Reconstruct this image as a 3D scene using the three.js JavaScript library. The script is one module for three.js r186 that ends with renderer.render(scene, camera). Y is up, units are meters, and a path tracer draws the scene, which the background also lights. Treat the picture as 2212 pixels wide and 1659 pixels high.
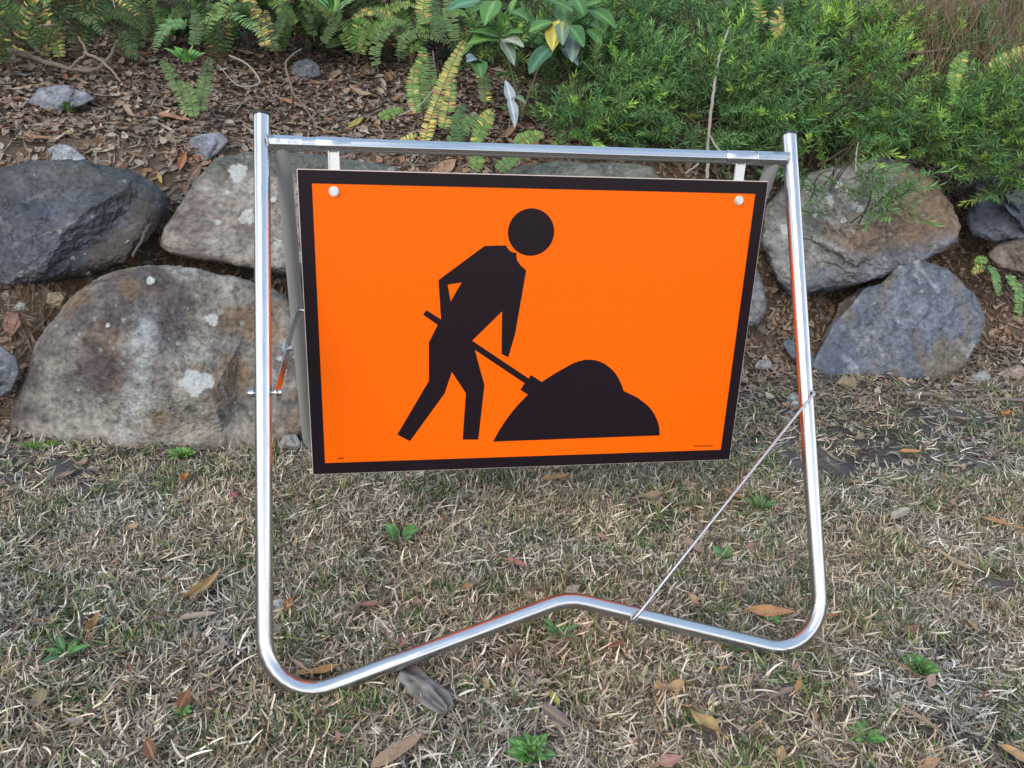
import * as THREE from 'three';
import { ImprovedNoise } from 'three/addons/math/ImprovedNoise.js';
import { mergeVertices, mergeGeometries, toCreasedNormals } from 'three/addons/utils/BufferGeometryUtils.js';
import { FontLoader } from 'three/addons/loaders/FontLoader.js';
import { TextGeometry } from 'three/addons/geometries/TextGeometry.js';

// ---------------------------------------------------------------- camera, sky, sun, exposure
const V = (x, y, z) => new THREE.Vector3(x, y, z);
const scene = new THREE.Scene();
const CAM = V(-0.30025, 0.9236, 1.45766);
const FWD = V(0.16218, -0.32365, -0.93217).normalize();
const UPV = V(0.01794, 0.94549, -0.32516).normalize();
const RGT = V().crossVectors(FWD, UPV).normalize();
const camera = new THREE.PerspectiveCamera(53.13, 4 / 3, 0.05, 400);
camera.position.copy(CAM); camera.up.copy(UPV); camera.lookAt(CAM.clone().add(FWD));
scene.add(camera);

const renderer = new THREE.WebGLRenderer({ antialias: true });
renderer.setSize(1024, 768);
renderer.toneMapping = THREE.LinearToneMapping;
renderer.toneMappingExposure = 1.55;
renderer.shadowMap.enabled = true;

const SUNDIR = V(-0.55, 0.62, 0.75).normalize();
{ // hazy open-shade sky: blue overhead, milky white towards the horizon
  const w = 256, h = 128, data = new Float32Array(w * h * 4);
  for (let j = 0; j < h; j++) for (let i = 0; i < w; i++) {
    const el = (j + .5) / h * Math.PI - Math.PI / 2, e = Math.max(0, Math.sin(el));
    const k = 1 - ss(.06, .5, e);
    const o = (j * w + i) * 4;
    const up = [0.37 + 1.15 * k, 0.50 + 0.97 * k, 0.69 + 0.73 * k];
    for (let c = 0; c < 3; c++) data[o + c] = el < -0.02 ? [0.16, 0.145, 0.12][c] : up[c];
    data[o + 3] = 1;
  }
  const t = new THREE.DataTexture(data, w, h, THREE.RGBAFormat, THREE.FloatType);
  t.mapping = THREE.EquirectangularReflectionMapping; t.magFilter = t.minFilter = THREE.LinearFilter; t.needsUpdate = true;
  scene.background = t; scene.environment = t;
}
const sun = new THREE.DirectionalLight(new THREE.Color(1, 0.89, 0.74), 1.3);
sun.position.copy(SUNDIR).multiplyScalar(12); sun.target.position.set(0, 0.3, -0.5);
sun.castShadow = true; sun.shadow.radius = 60; sun.shadow.mapSize.set(2048, 2048);
Object.assign(sun.shadow.camera, { left: -5, right: 5, top: 5, bottom: -5, near: 1, far: 30 });
scene.add(sun, sun.target);

// ---------------------------------------------------------------- helpers
let seed = 12345;
const rnd = () => { seed |= 0; seed = seed + 0x6D2B79F5 | 0; let t = Math.imul(seed ^ seed >>> 15, 1 | seed); t = t + Math.imul(t ^ t >>> 7, 61 | t) ^ t; return ((t ^ t >>> 14) >>> 0) / 4294967296; };
const rr = (a, b) => a + (b - a) * rnd();
const pick = a => a[Math.floor(rnd() * a.length)];
const N3 = new ImprovedNoise();
const nz = (x, y, z) => N3.noise(x + 40.3, y + 71.7, z + 13.1);
const fbm = (x, y, z, o = 4) => { let s = 0, a = .5; for (let i = 0; i < o; i++) { s += a * nz(x, y, z); x = x * 2.03 + 5.1; y = y * 2.03 + 1.7; z = z * 2.03 + 3.3; a *= .5; } return s; };
function ss(a, b, x) { const t = Math.min(1, Math.max(0, (x - a) / (b - a))); return t * t * (3 - 2 * t); }
const mix3 = (a, b, t) => [a[0] + (b[0] - a[0]) * t, a[1] + (b[1] - a[1]) * t, a[2] + (b[2] - a[2]) * t];
const C = (r, g, b) => new THREE.Color().setRGB(r, g, b);
const names = {};
function numbered(n) { const k = names[n] = (names[n] ?? -1) + 1; return k ? n + '_' + String(k).padStart(3, '0') : n; }
function tag(o, label, category, group, kind) { Object.assign(o.userData, { label, category }); if (group) o.userData.group = group; if (kind) o.userData.kind = kind; return o; }
function shadow(o) { o.castShadow = o.receiveShadow = true; return o; }
function obj(name, geo, mat, parent) { const m = shadow(new THREE.Mesh(geo, mat)); m.name = parent ? name : numbered(name); (parent || scene).add(m); return m; }
function thing(name, label, category, pos, group) { const g = new THREE.Group(); g.name = numbered(name); if (pos) g.position.copy(pos); scene.add(g); return tag(g, label, category, group); }

// lens geometry measured from the photograph (rows and columns of a 2212 x 1659 copy): turns a place in the picture into a place in the garden
const FP = 1659;
const rayOf = (px, py) => FWD.clone().addScaledVector(RGT, (px - 1106) / FP).addScaledVector(UPV, -(py - 829.5) / FP);
const at = (px, py, w) => CAM.clone().addScaledVector(rayOf(px, py), w);
// terrain
const atF = (px, py, w) => at(px, py, Math.min(w, hit(px, py).w - .02));
const toe = x => -0.66 - 0.135 * (x + 0.94) + 0.05 * Math.sin(x * 2.1 + .4);
function height(x, z) {
  const xr = Math.min(8, Math.max(-8, x));
  const s = toe(xr) - z;
  let y = 0.035 * Math.min(1.6, Math.max(-1.2, 0.37 - z));
  y += 0.05 * ss(-.75, .1, s) * ss(.2, 1.3, xr);
  const t = Math.min(1, Math.max(0, (s - .12) / .5));
  y += 0.76 * (.6 * t + .4 * t * t * (3 - 2 * t)) + 0.36 * Math.min(8, Math.max(0, s - .62));
  const near = Math.abs(x) < 6 && z < 4 && z > -7;
  if (near) y += 0.012 * fbm(x * 2.2, 0, z * 2.2, 3) + (s > 0 ? .03 : .006) * fbm(x * 9, 3, z * 9, 3);
  return y;
}
function hit(px, py, lift = 0) {
  const d = rayOf(px, py); let t = .4, p = 0;
  for (; t < 9; t += .01) { const q = CAM.clone().addScaledVector(d, t); if (q.y < height(q.x, q.z) + lift) { p = t; break; } }
  if (!p) p = 4.5;
  let a = p - .01, b = p;
  for (let i = 0; i < 12; i++) { const m = (a + b) / 2, q = CAM.clone().addScaledVector(d, m); if (q.y < height(q.x, q.z) + lift) b = m; else a = m; }
  const q = CAM.clone().addScaledVector(d, b); q.w = b; return q;
}
function slopeNormal(x, z) { const e = .03; return V(height(x - e, z) - height(x + e, z), 2 * e, height(x, z - e) - height(x, z + e)).normalize(); }

function noiseTexture(size, fn) {
  const d = new Uint8Array(size * size * 4);
  for (let j = 0; j < size; j++) for (let i = 0; i < size; i++) { const v = fn(i / size, j / size), o = (j * size + i) * 4; const a = Array.isArray(v) ? v : [v, v, v]; for (let c = 0; c < 3; c++) d[o + c] = Math.max(0, Math.min(255, a[c] * 255)); d[o + 3] = 255; }
  const t = new THREE.DataTexture(d, size, size); t.wrapS = t.wrapT = THREE.RepeatWrapping; t.magFilter = THREE.LinearFilter; t.minFilter = THREE.LinearMipmapLinearFilter; t.generateMipmaps = true; t.needsUpdate = true; return t;
}
// tiling noise by walking a torus-like blend
const tile = (u, v, f, z, o) => { const a = fbm(u * f, v * f, z, o), b = fbm((u - 1) * f, v * f, z, o), c = fbm(u * f, (v - 1) * f, z, o), d = fbm((u - 1) * f, (v - 1) * f, z, o); return (a * (1 - u) + b * u) * (1 - v) + (c * (1 - u) + d * u) * v; };
const grainTex = noiseTexture(256, (u, v) => .5 + .55 * tile(u, v, 18, 2, 4) + .35 * tile(u, v, 60, 9, 2));

const streakFn = (u, v) => .27 + .26 * tile(v * 1, u * 1, 16, 3, 3) + .16 * (tile(u, v, 5, 8, 3)) + .12 * ss(.15, .4, tile(u, v, 20, 5, 3));
const streak = noiseTexture(256, (u, v) => streakFn(u, v)), streakT = noiseTexture(256, (u, v) => streakFn(v, u));
streak.repeat.set(5, 1); streakT.repeat.set(1, 2);
// mesh collector with vertex colours
class MB {
  constructor() { this.p = []; this.c = []; this.i = []; this.u = []; }
  get n() { return this.p.length / 3; }
  v(x, y, z, c, u = 0, w = 0) { this.p.push(x, y, z); this.c.push(c[0], c[1], c[2]); this.u.push(u, w); return this.n - 1; }
  vv(q, c, u, w) { return this.v(q.x, q.y, q.z, c, u, w); }
  tri(a, b, c) { this.i.push(a, b, c); }
  quad(a, b, c, d) { this.i.push(a, b, c, a, c, d); }
  tube(pts, r0, r1, c, seg = 5) {
    let prev = null; const nP = pts.length; let side = null;
    for (let k = 0; k < nP; k++) {
      const t = (pts[Math.min(k + 1, nP - 1)].clone().sub(pts[Math.max(k - 1, 0)])).normalize();
      if (!side) side = Math.abs(t.y) < .9 ? V(0, 1, 0).cross(t).normalize() : V(1, 0, 0).cross(t).normalize();
      side.addScaledVector(t, -side.dot(t)).normalize();
      const bi = V().crossVectors(t, side), r = r0 + (r1 - r0) * k / (nP - 1), ring = [];
      for (let j = 0; j < seg; j++) { const a = j / seg * Math.PI * 2; ring.push(this.vv(pts[k].clone().addScaledVector(side, Math.cos(a) * r).addScaledVector(bi, Math.sin(a) * r), c, j / seg, k * .1)); }
      if (prev) for (let j = 0; j < seg; j++) this.quad(prev[j], prev[(j + 1) % seg], ring[(j + 1) % seg], ring[j]);
      prev = ring;
    }
    return this;
  }
  geo() {
    const g = new THREE.BufferGeometry();
    g.setAttribute('position', new THREE.Float32BufferAttribute(this.p, 3));
    g.setAttribute('color', new THREE.Float32BufferAttribute(this.c, 3));
    g.setAttribute('uv', new THREE.Float32BufferAttribute(this.u, 2));
    g.setIndex(this.i); g.computeVertexNormals(); return g;
  }
}
const bez = (a, b, c, t) => a.clone().multiplyScalar((1 - t) * (1 - t)).addScaledVector(b, 2 * t * (1 - t)).addScaledVector(c, t * t);
function sweep(pts, r, seg = 20, closedEnds = true) { // smooth round tube through many points
  const curve = new THREE.CatmullRomCurve3(pts, false, 'centripetal');
  return new THREE.TubeGeometry(curve, pts.length * 2, r, seg, false);
}
function filletPath(corners, radii, n = 14) { // straight runs joined by round bends
  const out = [corners[0].clone()];
  for (let k = 1; k < corners.length - 1; k++) {
    const p = corners[k], a = corners[k - 1].clone().sub(p).normalize(), b = corners[k + 1].clone().sub(p).normalize();
    const half = Math.acos(Math.max(-1, Math.min(1, a.dot(b)))) / 2, t = radii[k] / Math.tan(half);
    const s = p.clone().addScaledVector(a, t), e = p.clone().addScaledVector(b, t);
    const c = p.clone().addScaledVector(a.clone().add(b).normalize(), radii[k] / Math.sin(half));
    const last = out[out.length - 1]; for (let i = 1; i < 8; i++) out.push(last.clone().lerp(s, i / 8));
    const va = s.clone().sub(c), vb = e.clone().sub(c), ang = va.angleTo(vb), ax = V().crossVectors(va, vb).normalize();
    for (let i = 0; i <= n; i++) out.push(c.clone().add(va.clone().applyAxisAngle(ax, ang * i / n)));
  }
  const last = out[out.length - 1], end = corners[corners.length - 1];
  for (let i = 1; i <= 8; i++) out.push(last.clone().lerp(end, i / 8));
  return out;
}
function between(a, b, r, seg = 20, r2 = r) { const g = new THREE.CylinderGeometry(r2, r, a.distanceTo(b), seg); g.translate(0, a.distanceTo(b) / 2, 0); g.applyQuaternion(new THREE.Quaternion().setFromUnitVectors(V(0, 1, 0), b.clone().sub(a).normalize())); g.translate(a.x, a.y, a.z); return g; }
function instanced(name, geo, mat, items, parent) { // items: [matrix, color]
  const m = new THREE.InstancedMesh(geo, mat, items.length); m.name = parent ? name : numbered(name);
  items.forEach(([mx, c], i) => { m.setMatrixAt(i, mx); m.setColorAt(i, c); });
  shadow(m); (parent || scene).add(m); m.userData.kind = 'stuff'; return m;
}
const _e = new THREE.Euler(), _q = new THREE.Quaternion(), _s = V(1, 1, 1);
const mat4 = (p, rx, ry, rz, s) => new THREE.Matrix4().compose(p, _q.setFromEuler(_e.set(rx, ry, rz, 'YXZ')).clone(), V(s, s, s));
const matUp = (p, up, spin, s, tilt = 0) => { const q = new THREE.Quaternion().setFromUnitVectors(V(0, 1, 0), up).multiply(new THREE.Quaternion().setFromEuler(new THREE.Euler(tilt, spin, 0, 'YXZ'))); return new THREE.Matrix4().compose(p, q, V(s, s, s)); };

const M = {
  leafy: new THREE.MeshStandardMaterial({ vertexColors: true, roughness: .7, side: THREE.DoubleSide }),
  glossy: new THREE.MeshStandardMaterial({ vertexColors: true, roughness: .42, side: THREE.DoubleSide }),
  dry: new THREE.MeshStandardMaterial({ vertexColors: true, roughness: .8, side: THREE.DoubleSide }),
  rock: new THREE.MeshStandardMaterial({ vertexColors: true, roughness: .86, bumpMap: grainTex, bumpScale: .006 }),
  slate: new THREE.MeshStandardMaterial({ vertexColors: true, roughness: .66, bumpMap: grainTex, bumpScale: .003 }),
  wood: new THREE.MeshStandardMaterial({ vertexColors: true, roughness: .85 }),
  metal: new THREE.MeshStandardMaterial({ color: C(.60, .62, .645), metalness: 1, roughness: 1, roughnessMap: streak }),
  metalLathe: new THREE.MeshStandardMaterial({ color: C(.56, .58, .605), metalness: 1, roughness: 1, roughnessMap: streakT }),
  metalDull: new THREE.MeshStandardMaterial({ color: C(.42, .43, .44), metalness: .45, roughness: .5 }),
  alu: new THREE.MeshStandardMaterial({ color: C(.82, .83, .85), metalness: .75, roughness: .45 }),
  cap: new THREE.MeshStandardMaterial({ color: C(.02, .02, .022), roughness: .5 }),
  blackPrint: new THREE.MeshPhysicalMaterial({ color: C(.014, .008, .012), roughness: .38, specularIntensity: .35 }),
  panelEdge: new THREE.MeshStandardMaterial({ color: C(.75, .62, .58), roughness: .5, metalness: .3 }),
};

// ---------------------------------------------------------------- ground
{
  const coords = (a, b, step, lo, hi) => { const o = []; let d = .3, x = a; const pre = []; while (x > lo) { x -= d; d *= 1.6; pre.unshift(Math.max(lo, x)); } o.push(...pre); for (x = a; x <= b + 1e-6; x += step) o.push(x); d = .3; while (x < hi) { x += d; d *= 1.6; o.push(Math.min(hi, x)); } return o; };
  const xs = coords(-2.6, 3.2, .022, -120, 120), zs = coords(-4.2, 1.4, .022, -120, 120), b = new MB();
  for (const z of zs) for (const x of xs) {
    const s = toe(Math.min(8, Math.max(-8, x))) - z, k = fbm(x * 3, 1, z * 3, 4), g = .75 + .9 * (fbm(x * 22, 2, z * 22, 3) + .25);
    const soil = mix3([.068, .058, .053], [.14, .125, .118], ss(-.2, .35, k)), mulch = mix3([.075, .05, .034], [.13, .085, .055], ss(-.2, .3, k));
    let c = mix3(soil, mulch, ss(-.02, .12, s + .1 * k)); c = c.map(v => v * Math.min(1.4, Math.max(.6, g)));
    if (x < -2.6 || x > 3.2 || z > 1.4) c = s > 0 ? mulch : [.19, .165, .11];
    b.v(x, height(x, z), z, c, x * 3, z * 3);
  }
  const nx = xs.length;
  for (let j = 0; j < zs.length - 1; j++) for (let i = 0; i < nx - 1; i++) { const a = j * nx + i; b.quad(a, a + nx, a + nx + 1, a + 1); }
  const g = obj('ground', b.geo(), new THREE.MeshStandardMaterial({ vertexColors: true, roughness: .95, bumpMap: grainTex, bumpScale: .012 }));
  g.userData.kind = 'structure';
  tag(g, 'bare grey soil of the lawn rising to a leaf covered garden bank', 'ground');
}

// ---------------------------------------------------------------- boulders
const spheres = {};
function sphere(detail) { if (!spheres[detail]) { const g = new THREE.IcosahedronGeometry(1, detail); g.deleteAttribute('normal'); g.deleteAttribute('uv'); spheres[detail] = mergeVertices(g, 1e-5); } return spheres[detail]; }
function rock(o) {
  const { pts, w, tf = .15, tb = .2, detail = 30, cuts = 7, amp = .02, tone, lichen = [], seedN = 1, mat = M.rock, strata = 0, sq = .72 } = o;
  let A = 0, cx = 0, cy = 0; const n = pts.length;
  for (let i = 0; i < n; i++) { const [x0, y0] = pts[i], [x1, y1] = pts[(i + 1) % n], k = x0 * y1 - x1 * y0; A += k; cx += (x0 + x1) * k; cy += (y0 + y1) * k; }
  cx /= 3 * A; cy /= 3 * A;
  const m = w / FP, loc = pts.map(([x, y]) => [(x - cx) * m, -(y - cy) * m]);
  const R = []; const NA = 360;
  for (let k = 0; k < NA; k++) {
    const a = k / NA * Math.PI * 2, dx = Math.cos(a), dy = Math.sin(a); let best = .01;
    for (let i = 0; i < n; i++) { const [x0, y0] = loc[i], [x1, y1] = loc[(i + 1) % n], ex = x1 - x0, ey = y1 - y0, den = dx * ey - dy * ex; if (Math.abs(den) < 1e-9) continue; const t = (x0 * ey - y0 * ex) / den, u = (x0 * dy - y0 * dx) / den; if (t > 0 && u >= -1e-6 && u <= 1 + 1e-6) best = Math.max(best, t); }
    R.push(best);
  }
  const Rs = R.map((_, k) => { let s = 0, ww = 0; const SM = o.smooth ?? 4; for (let j = -SM; j <= SM; j++) { const q = SM + 1 - Math.abs(j); s += q * R[(k + j + NA) % NA]; ww += q; } return s / ww; });
  const mean = Rs.reduce((a, b) => a + b) / NA;
  const center = at(cx, cy, w), BK = CAM.clone().sub(center).normalize();
  const planes = []; const sv = seed; seed = 991 + seedN * 7919;
  for (let k = 0; k < cuts; k++) { const a = rr(0, 6.283), el = rr(.45, 1.25), nn = V(Math.cos(a) * Math.cos(el), Math.sin(a) * Math.cos(el), Math.sin(el)); planes.push([nn, rr(.66, .9)]); }
  const spots = []; for (let k = 0; k < (o.spots || 0) * 4; k++) spots.push([rr(-1, 1) * mean * 1.2, rr(-1, 1) * mean * .95, .002 + .008 * rnd() ** 2.5]);
  seed = sv;
  for (const [x, y, r] of lichen) spots.push([(x - cx) * m, -(y - cy) * m, r * m, 1]);
  const base = sphere(detail), P = base.attributes.position, N = P.count, pos = new Float32Array(N * 3), col = new Float32Array(N * 3), uv = new Float32Array(N * 2), L = V();
  for (let i = 0; i < N; i++) {
    const x = P.getX(i), y = P.getY(i), z = P.getZ(i), rho = Math.hypot(x, y);
    let a = Math.atan2(y, x); if (a < 0) a += Math.PI * 2;
    const fk = a / (Math.PI * 2) * NA, k0 = Math.floor(fk) % NA, r = Rs[k0] + (Rs[(k0 + 1) % NA] - Rs[k0]) * (fk - Math.floor(fk));
    const psi = Math.acos(Math.min(1, Math.abs(z))) / (Math.PI / 2), f = .5 * psi + .5 * rho, q = r * f, pw = o.pw || 3.4 - 1.6 * sq;
    L.set(rho ? x / rho * q : 0, rho ? y / rho * q : 0, (z > 0 ? tf : -tb) * Math.pow(Math.max(0, 1 - Math.pow(f, pw)), 1 / pw));
    for (const [nn, d] of planes) { const sup = d * Math.sqrt((nn.x * mean) ** 2 + (nn.y * mean) ** 2 + (nn.z * tf) ** 2), dt = L.dot(nn); if (dt > sup) L.multiplyScalar(1 - (1 - sup / dt) * .95 * (1 - ss(.72, .98, f))); }
    const s1 = fbm(L.x * 5 + seedN * 3.1, L.y * 5, L.z * 5 + seedN, 4), s2 = fbm(L.x * 28, L.y * 28 + seedN, L.z * 28, 3);
    let dsp = amp * 1.6 * s1 + amp * .55 * s2 + amp * .25 * fbm(L.x * 110, L.y * 110, L.z * 110 + seedN, 2);
    if (strata) { const t = strata[0] * L.x + strata[1] * L.y + .5 * L.z, st = (t * strata[2] + 1.2 * s1); const fr = st - Math.floor(st); dsp += (1 - .85 * ss(.8, .98, f)) * amp * .9 * (ss(0, .85, fr) - ss(.85, 1, fr) - .5) * (.4 + ss(-.1, .3, fbm(L.x * 4, L.y * 4 + 9, L.z * 4, 2))); }
    const dl = Math.hypot(x, y, z); L.x += x / dl * dsp; L.y += y / dl * dsp; L.z += z / dl * dsp;
    const W = center.clone().addScaledVector(RGT, L.x).addScaledVector(UPV, L.y).addScaledVector(BK, L.z);
    pos[i * 3] = W.x - center.x; pos[i * 3 + 1] = W.y - center.y; pos[i * 3 + 2] = W.z - center.z;
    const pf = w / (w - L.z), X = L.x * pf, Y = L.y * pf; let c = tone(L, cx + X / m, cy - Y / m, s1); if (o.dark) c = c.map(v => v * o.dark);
    const g = .92 + .7 * fbm(L.x * 170, L.y * 170, L.z * 170, 2) + 1.0 * fbm(L.x * 70, L.y * 70, L.z * 70, 2) + .75 * fbm(L.x * 24, L.y * 24, L.z * 24 + 4, 3); c = [c[0] * g, c[1] * g, c[2] * g];
    if (z > 0) for (const [sx, sy, sr, big] of spots) { const d = Math.hypot(X - sx, Y - sy); if (d > sr * 2) continue; const th = Math.atan2(Y - sy, X - sx); const edge = sr * (1 + .14 * Math.sin(th * 3 + sx * 90) + .07 * Math.sin(th * 8 + sy * 120) + .5 * fbm(X / sr * .8, Y / sr * .8, sr * 50, 3)); const t = 1 - ss(edge * .86, edge, d); if (t > 0) { const li = big ? [.50, .53, .52] : [.33, .35, .32], v = .88 + .5 * fbm(L.x * 130, L.y * 130, 3, 2); c = mix3(c, li.map(q => q * v), t * (big ? .95 : .7)); } }
    col.set([Math.max(.008, c[0]), Math.max(.008, c[1]), Math.max(.008, c[2])], i * 3);
    uv[i * 2] = (L.x + L.z * .5) * 5; uv[i * 2 + 1] = (L.y + L.z * .6) * 5;
  }
  const g = new THREE.BufferGeometry(); g.setAttribute('position', new THREE.BufferAttribute(pos, 3)); g.setAttribute('color', new THREE.BufferAttribute(col, 3)); g.setAttribute('uv', new THREE.BufferAttribute(uv, 2)); g.setIndex(base.index); g.computeVertexNormals();
  const mesh = obj(o.name || 'boulder', g, mat); mesh.position.copy(center);
  return tag(mesh, o.label, o.category || 'rock', o.group);
}
const f3 = (L, f, s, o = 4) => fbm(L.x * f + s, L.y * f - s * 2, L.z * f + s * 3, o);
const slateTone = (a = [.075, .085, .115], b = [.155, .165, .195], rust = .3, s = 1) => (L) => {
  let c = mix3(a, b, ss(-.28, .32, f3(L, 7, s))); c = mix3(c, [.30, .31, .33], .55 * ss(.16, .34, fbm(L.x * 9 + s, L.y * 34 - L.x * 12, L.z * 9, 4)));
  return mix3(c, [.15, .10, .065], rust * ss(.02, .3, f3(L, 3.2, s + 7)));
};
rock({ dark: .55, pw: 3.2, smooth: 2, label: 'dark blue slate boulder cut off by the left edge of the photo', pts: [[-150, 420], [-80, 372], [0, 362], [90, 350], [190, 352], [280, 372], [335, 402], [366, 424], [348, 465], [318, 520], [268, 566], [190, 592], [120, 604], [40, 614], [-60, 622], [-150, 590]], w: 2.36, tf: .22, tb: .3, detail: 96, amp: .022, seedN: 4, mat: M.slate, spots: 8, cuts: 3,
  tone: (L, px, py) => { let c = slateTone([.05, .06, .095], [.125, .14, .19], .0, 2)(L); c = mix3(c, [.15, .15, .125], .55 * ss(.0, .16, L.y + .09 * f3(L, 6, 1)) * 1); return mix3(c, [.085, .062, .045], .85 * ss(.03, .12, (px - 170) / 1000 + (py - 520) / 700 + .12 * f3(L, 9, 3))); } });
rock({ dark: 1.02, pw: 2.8, smooth: 2, label: 'pale brown boulder with lichen spots behind the left leg of the stand', pts: [[349, 528], [360, 492], [392, 440], [425, 388], [466, 345], [540, 332], [640, 334], [760, 345], [850, 360], [930, 420], [940, 520], [880, 580], [760, 600], [640, 588], [540, 580], [440, 560], [370, 545]], w: 2.36, tf: .2, tb: .3, detail: 96, amp: .016, seedN: 5, spots: 30, cuts: 8,
  lichen: [[512, 373, 20], [535, 468, 18], [490, 415, 6], [556, 440, 9], [600, 525, 9], [470, 480, 7], [620, 470, 8], [590, 430, 7]],
  tone: (L, px, py) => { let c = mix3([.19, .165, .15], [.30, .27, .245], ss(-.3, .3, f3(L, 8, 4))); c = mix3(c, [.115, .09, .085], .75 * ss(.02, .3, f3(L, 5, 9))); return mix3(c, [.085, .095, .08], .85 * ss(.07, .14, L.y + .09 * f3(L, 7, 2))); } });
rock({ dark: 1.0, pw: 2.6, label: 'largest boulder, mottled brown and grey with a big white lichen rosette, lower left', pts: [[30, 915], [38, 850], [70, 772], [110, 702], [160, 640], [225, 597], [310, 573], [400, 582], [500, 598], [570, 615], [625, 655], [655, 715], [668, 800], [672, 880], [650, 940], [560, 975], [440, 985], [330, 990], [190, 980], [90, 965], [45, 945]], w: 2.24, tf: .2, tb: .28, detail: 120, amp: .014, seedN: 8, cuts: 5, spots: 40, sq: .66,
  lichen: [[425, 822, 27], [400, 826, 15], [447, 824, 17], [422, 840, 18], [458, 690, 14], [612, 803, 8], [570, 778, 5], [325, 605, 9], [232, 702, 5], [605, 775, 6], [640, 772, 5]],
  tone: (L, px, py) => {
    let c = mix3([.165, .148, .135], [.27, .25, .225], ss(-.3, .3, f3(L, 9, 2))); c = mix3(c, [.075, .058, .06], .88 * ss(-.04, .16, f3(L, 3.6, 11)));
    c = mix3(c, [.19, .125, .07], .75 * ss(.06, .24, f3(L, 6, 21)));
    const streak = ss(.06, .0, Math.abs((px - 300 + .16 * (py - 800)) / 1000 + .035 * f3(L, 6, 5))) * ss(620, 720, py); c = mix3(c, [.35, .37, .38], .8 * streak * ss(-.3, .1, f3(L, 12, 7)));
    const d = ss(.1, 0, Math.hypot((px - 210) / 1100, (py - 790) / 1300) + .06 * f3(L, 7, 3)); c = mix3(c, [.07, .054, .066], .85 * d);
    c = mix3(c, [.30, .275, .24], .75 * ss(.02, .1, (py - 860) / 1000 + .08 * f3(L, 7, 13))); c = mix3(c, [.10, .105, .105], .7 * ss(.03, .08, (590 - py) / 1000 + (px - 300) / 5200 + .05 * f3(L, 9, 17)));
    return c;
  } });
rock({ dark: .92, pw: 2.9, smooth: 2, label: 'wide boulder with pale lichen and rust brown shoulder behind the right leg of the stand', pts: [[1640, 520], [1650, 450], [1690, 400], [1760, 372], [1840, 356], [1900, 334], [1960, 352], [2016, 392], [2052, 440], [2074, 486], [2058, 522], [2000, 560], [1910, 600], [1810, 626], [1715, 640], [1672, 592]], w: 2.9, tf: .24, tb: .3, detail: 96, amp: .022, seedN: 13, spots: 40, cuts: 7, strata: [.35, 1, 14], mat: M.slate,
  lichen: [[1695, 497, 12], [1810, 398, 9], [1858, 450, 8], [1846, 442, 8], [1790, 432, 12], [1822, 476, 7], [1760, 465, 6], [1830, 415, 6]],
  tone: (L, px, py) => { let c = mix3([.15, .155, .15], [.28, .28, .275], ss(-.3, .3, f3(L, 8, 4))); c = mix3(c, [.09, .085, .08], .6 * ss(.05, .3, f3(L, 7, 19))); c = mix3(c, [.22, .14, .085], .85 * ss(.0, .09, (px - 1850) / 1800 + (505 - Math.abs(py - 500) - 400) / 1500 + .09 * f3(L, 6, 3))); c = mix3(c, slateTone([.07, .08, .11], [.2, .215, .25], .2, 6)(L), ss(-.02, .05, (py - 545) / 900 + (px - 1850) / 4000 + .08 * f3(L, 5, 9))); return c; } });
rock({ dark: .82, pw: 7, smooth: 1, label: 'flat blue grey slate slab standing on edge near the right edge', pts: [[1752, 792], [1778, 744], [1800, 700], [1838, 660], [1866, 625], [1904, 612], [1940, 572], [1986, 558], [2050, 582], [2108, 640], [2128, 690], [2112, 736], [2078, 792], [2040, 818], [1960, 822], [1860, 812], [1790, 815]], w: 2.84, tf: .075, tb: .14, detail: 84, amp: .008, seedN: 17, mat: M.slate, cuts: 3, strata: [.8, -.6, 13], sq: .2, spots: 8,
  tone: (L) => { let c = mix3([.095, .115, .16], [.17, .195, .25], ss(-.25, .25, f3(L, 4, 3))); c = mix3(c, [.19, .15, .10], .75 * ss(-.06, .2, fbm(L.x * 10 + 2, L.y * 3.4, L.z * 6, 4))); c = mix3(c, [.36, .38, .42], .6 * ss(.14, .3, fbm((L.x + L.y * .5) * 18, L.y * 6, L.z * 9, 4))); return c; } });
rock({ label: 'brown grey slate layer just behind the flat slab\'s upper left edge', pts: [[1770, 740], [1800, 690], [1812, 655], [1850, 628], [1920, 590], [1960, 590], [1930, 680], [1850, 750]], w: 2.96, tf: .06, tb: .1, detail: 40, amp: .012, seedN: 19, mat: M.slate, pw: 5, smooth: 1, strata: [.8, -.6, 18], tone: slateTone([.10, .09, .085], [.2, .18, .165], .5, 5) });
rock({ label: 'dark layered slate boulder under hanging shrub at the right edge', pts: [[2086, 470], [2104, 410], [2140, 360], [2190, 326], [2260, 320], [2330, 400], [2320, 500], [2240, 520], [2150, 522], [2098, 508]], w: 3.1, tf: .2, tb: .25, detail: 44, amp: .024, seedN: 23, mat: M.slate, strata: [.5, .9, 16], tone: slateTone([.06, .07, .10], [.14, .155, .2], .15, 4) });
rock({ label: 'brown grey stone below the dark slate boulder at the right edge', pts: [[2132, 548], [2160, 526], [2215, 512], [2290, 520], [2300, 585], [2230, 600], [2165, 580]], w: 2.98, tf: .13, tb: .16, detail: 30, amp: .016, seedN: 29, tone: L => mix3([.13, .10, .085], [.22, .18, .15], ss(-.3, .3, f3(L, 9, 2))) });
rock({ label: 'narrow slate boulder peeping past the lower right edge of the sign', pts: [[1500, 590], [1570, 560], [1630, 575], [1652, 620], [1656, 670], [1638, 702], [1580, 715], [1510, 700]], w: 2.78, tf: .12, tb: .2, detail: 40, amp: .016, seedN: 31, mat: M.slate, strata: [1, -.3, 20], tone: slateTone([.09, .10, .13], [.2, .2, .215], .35, 8) });
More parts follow.
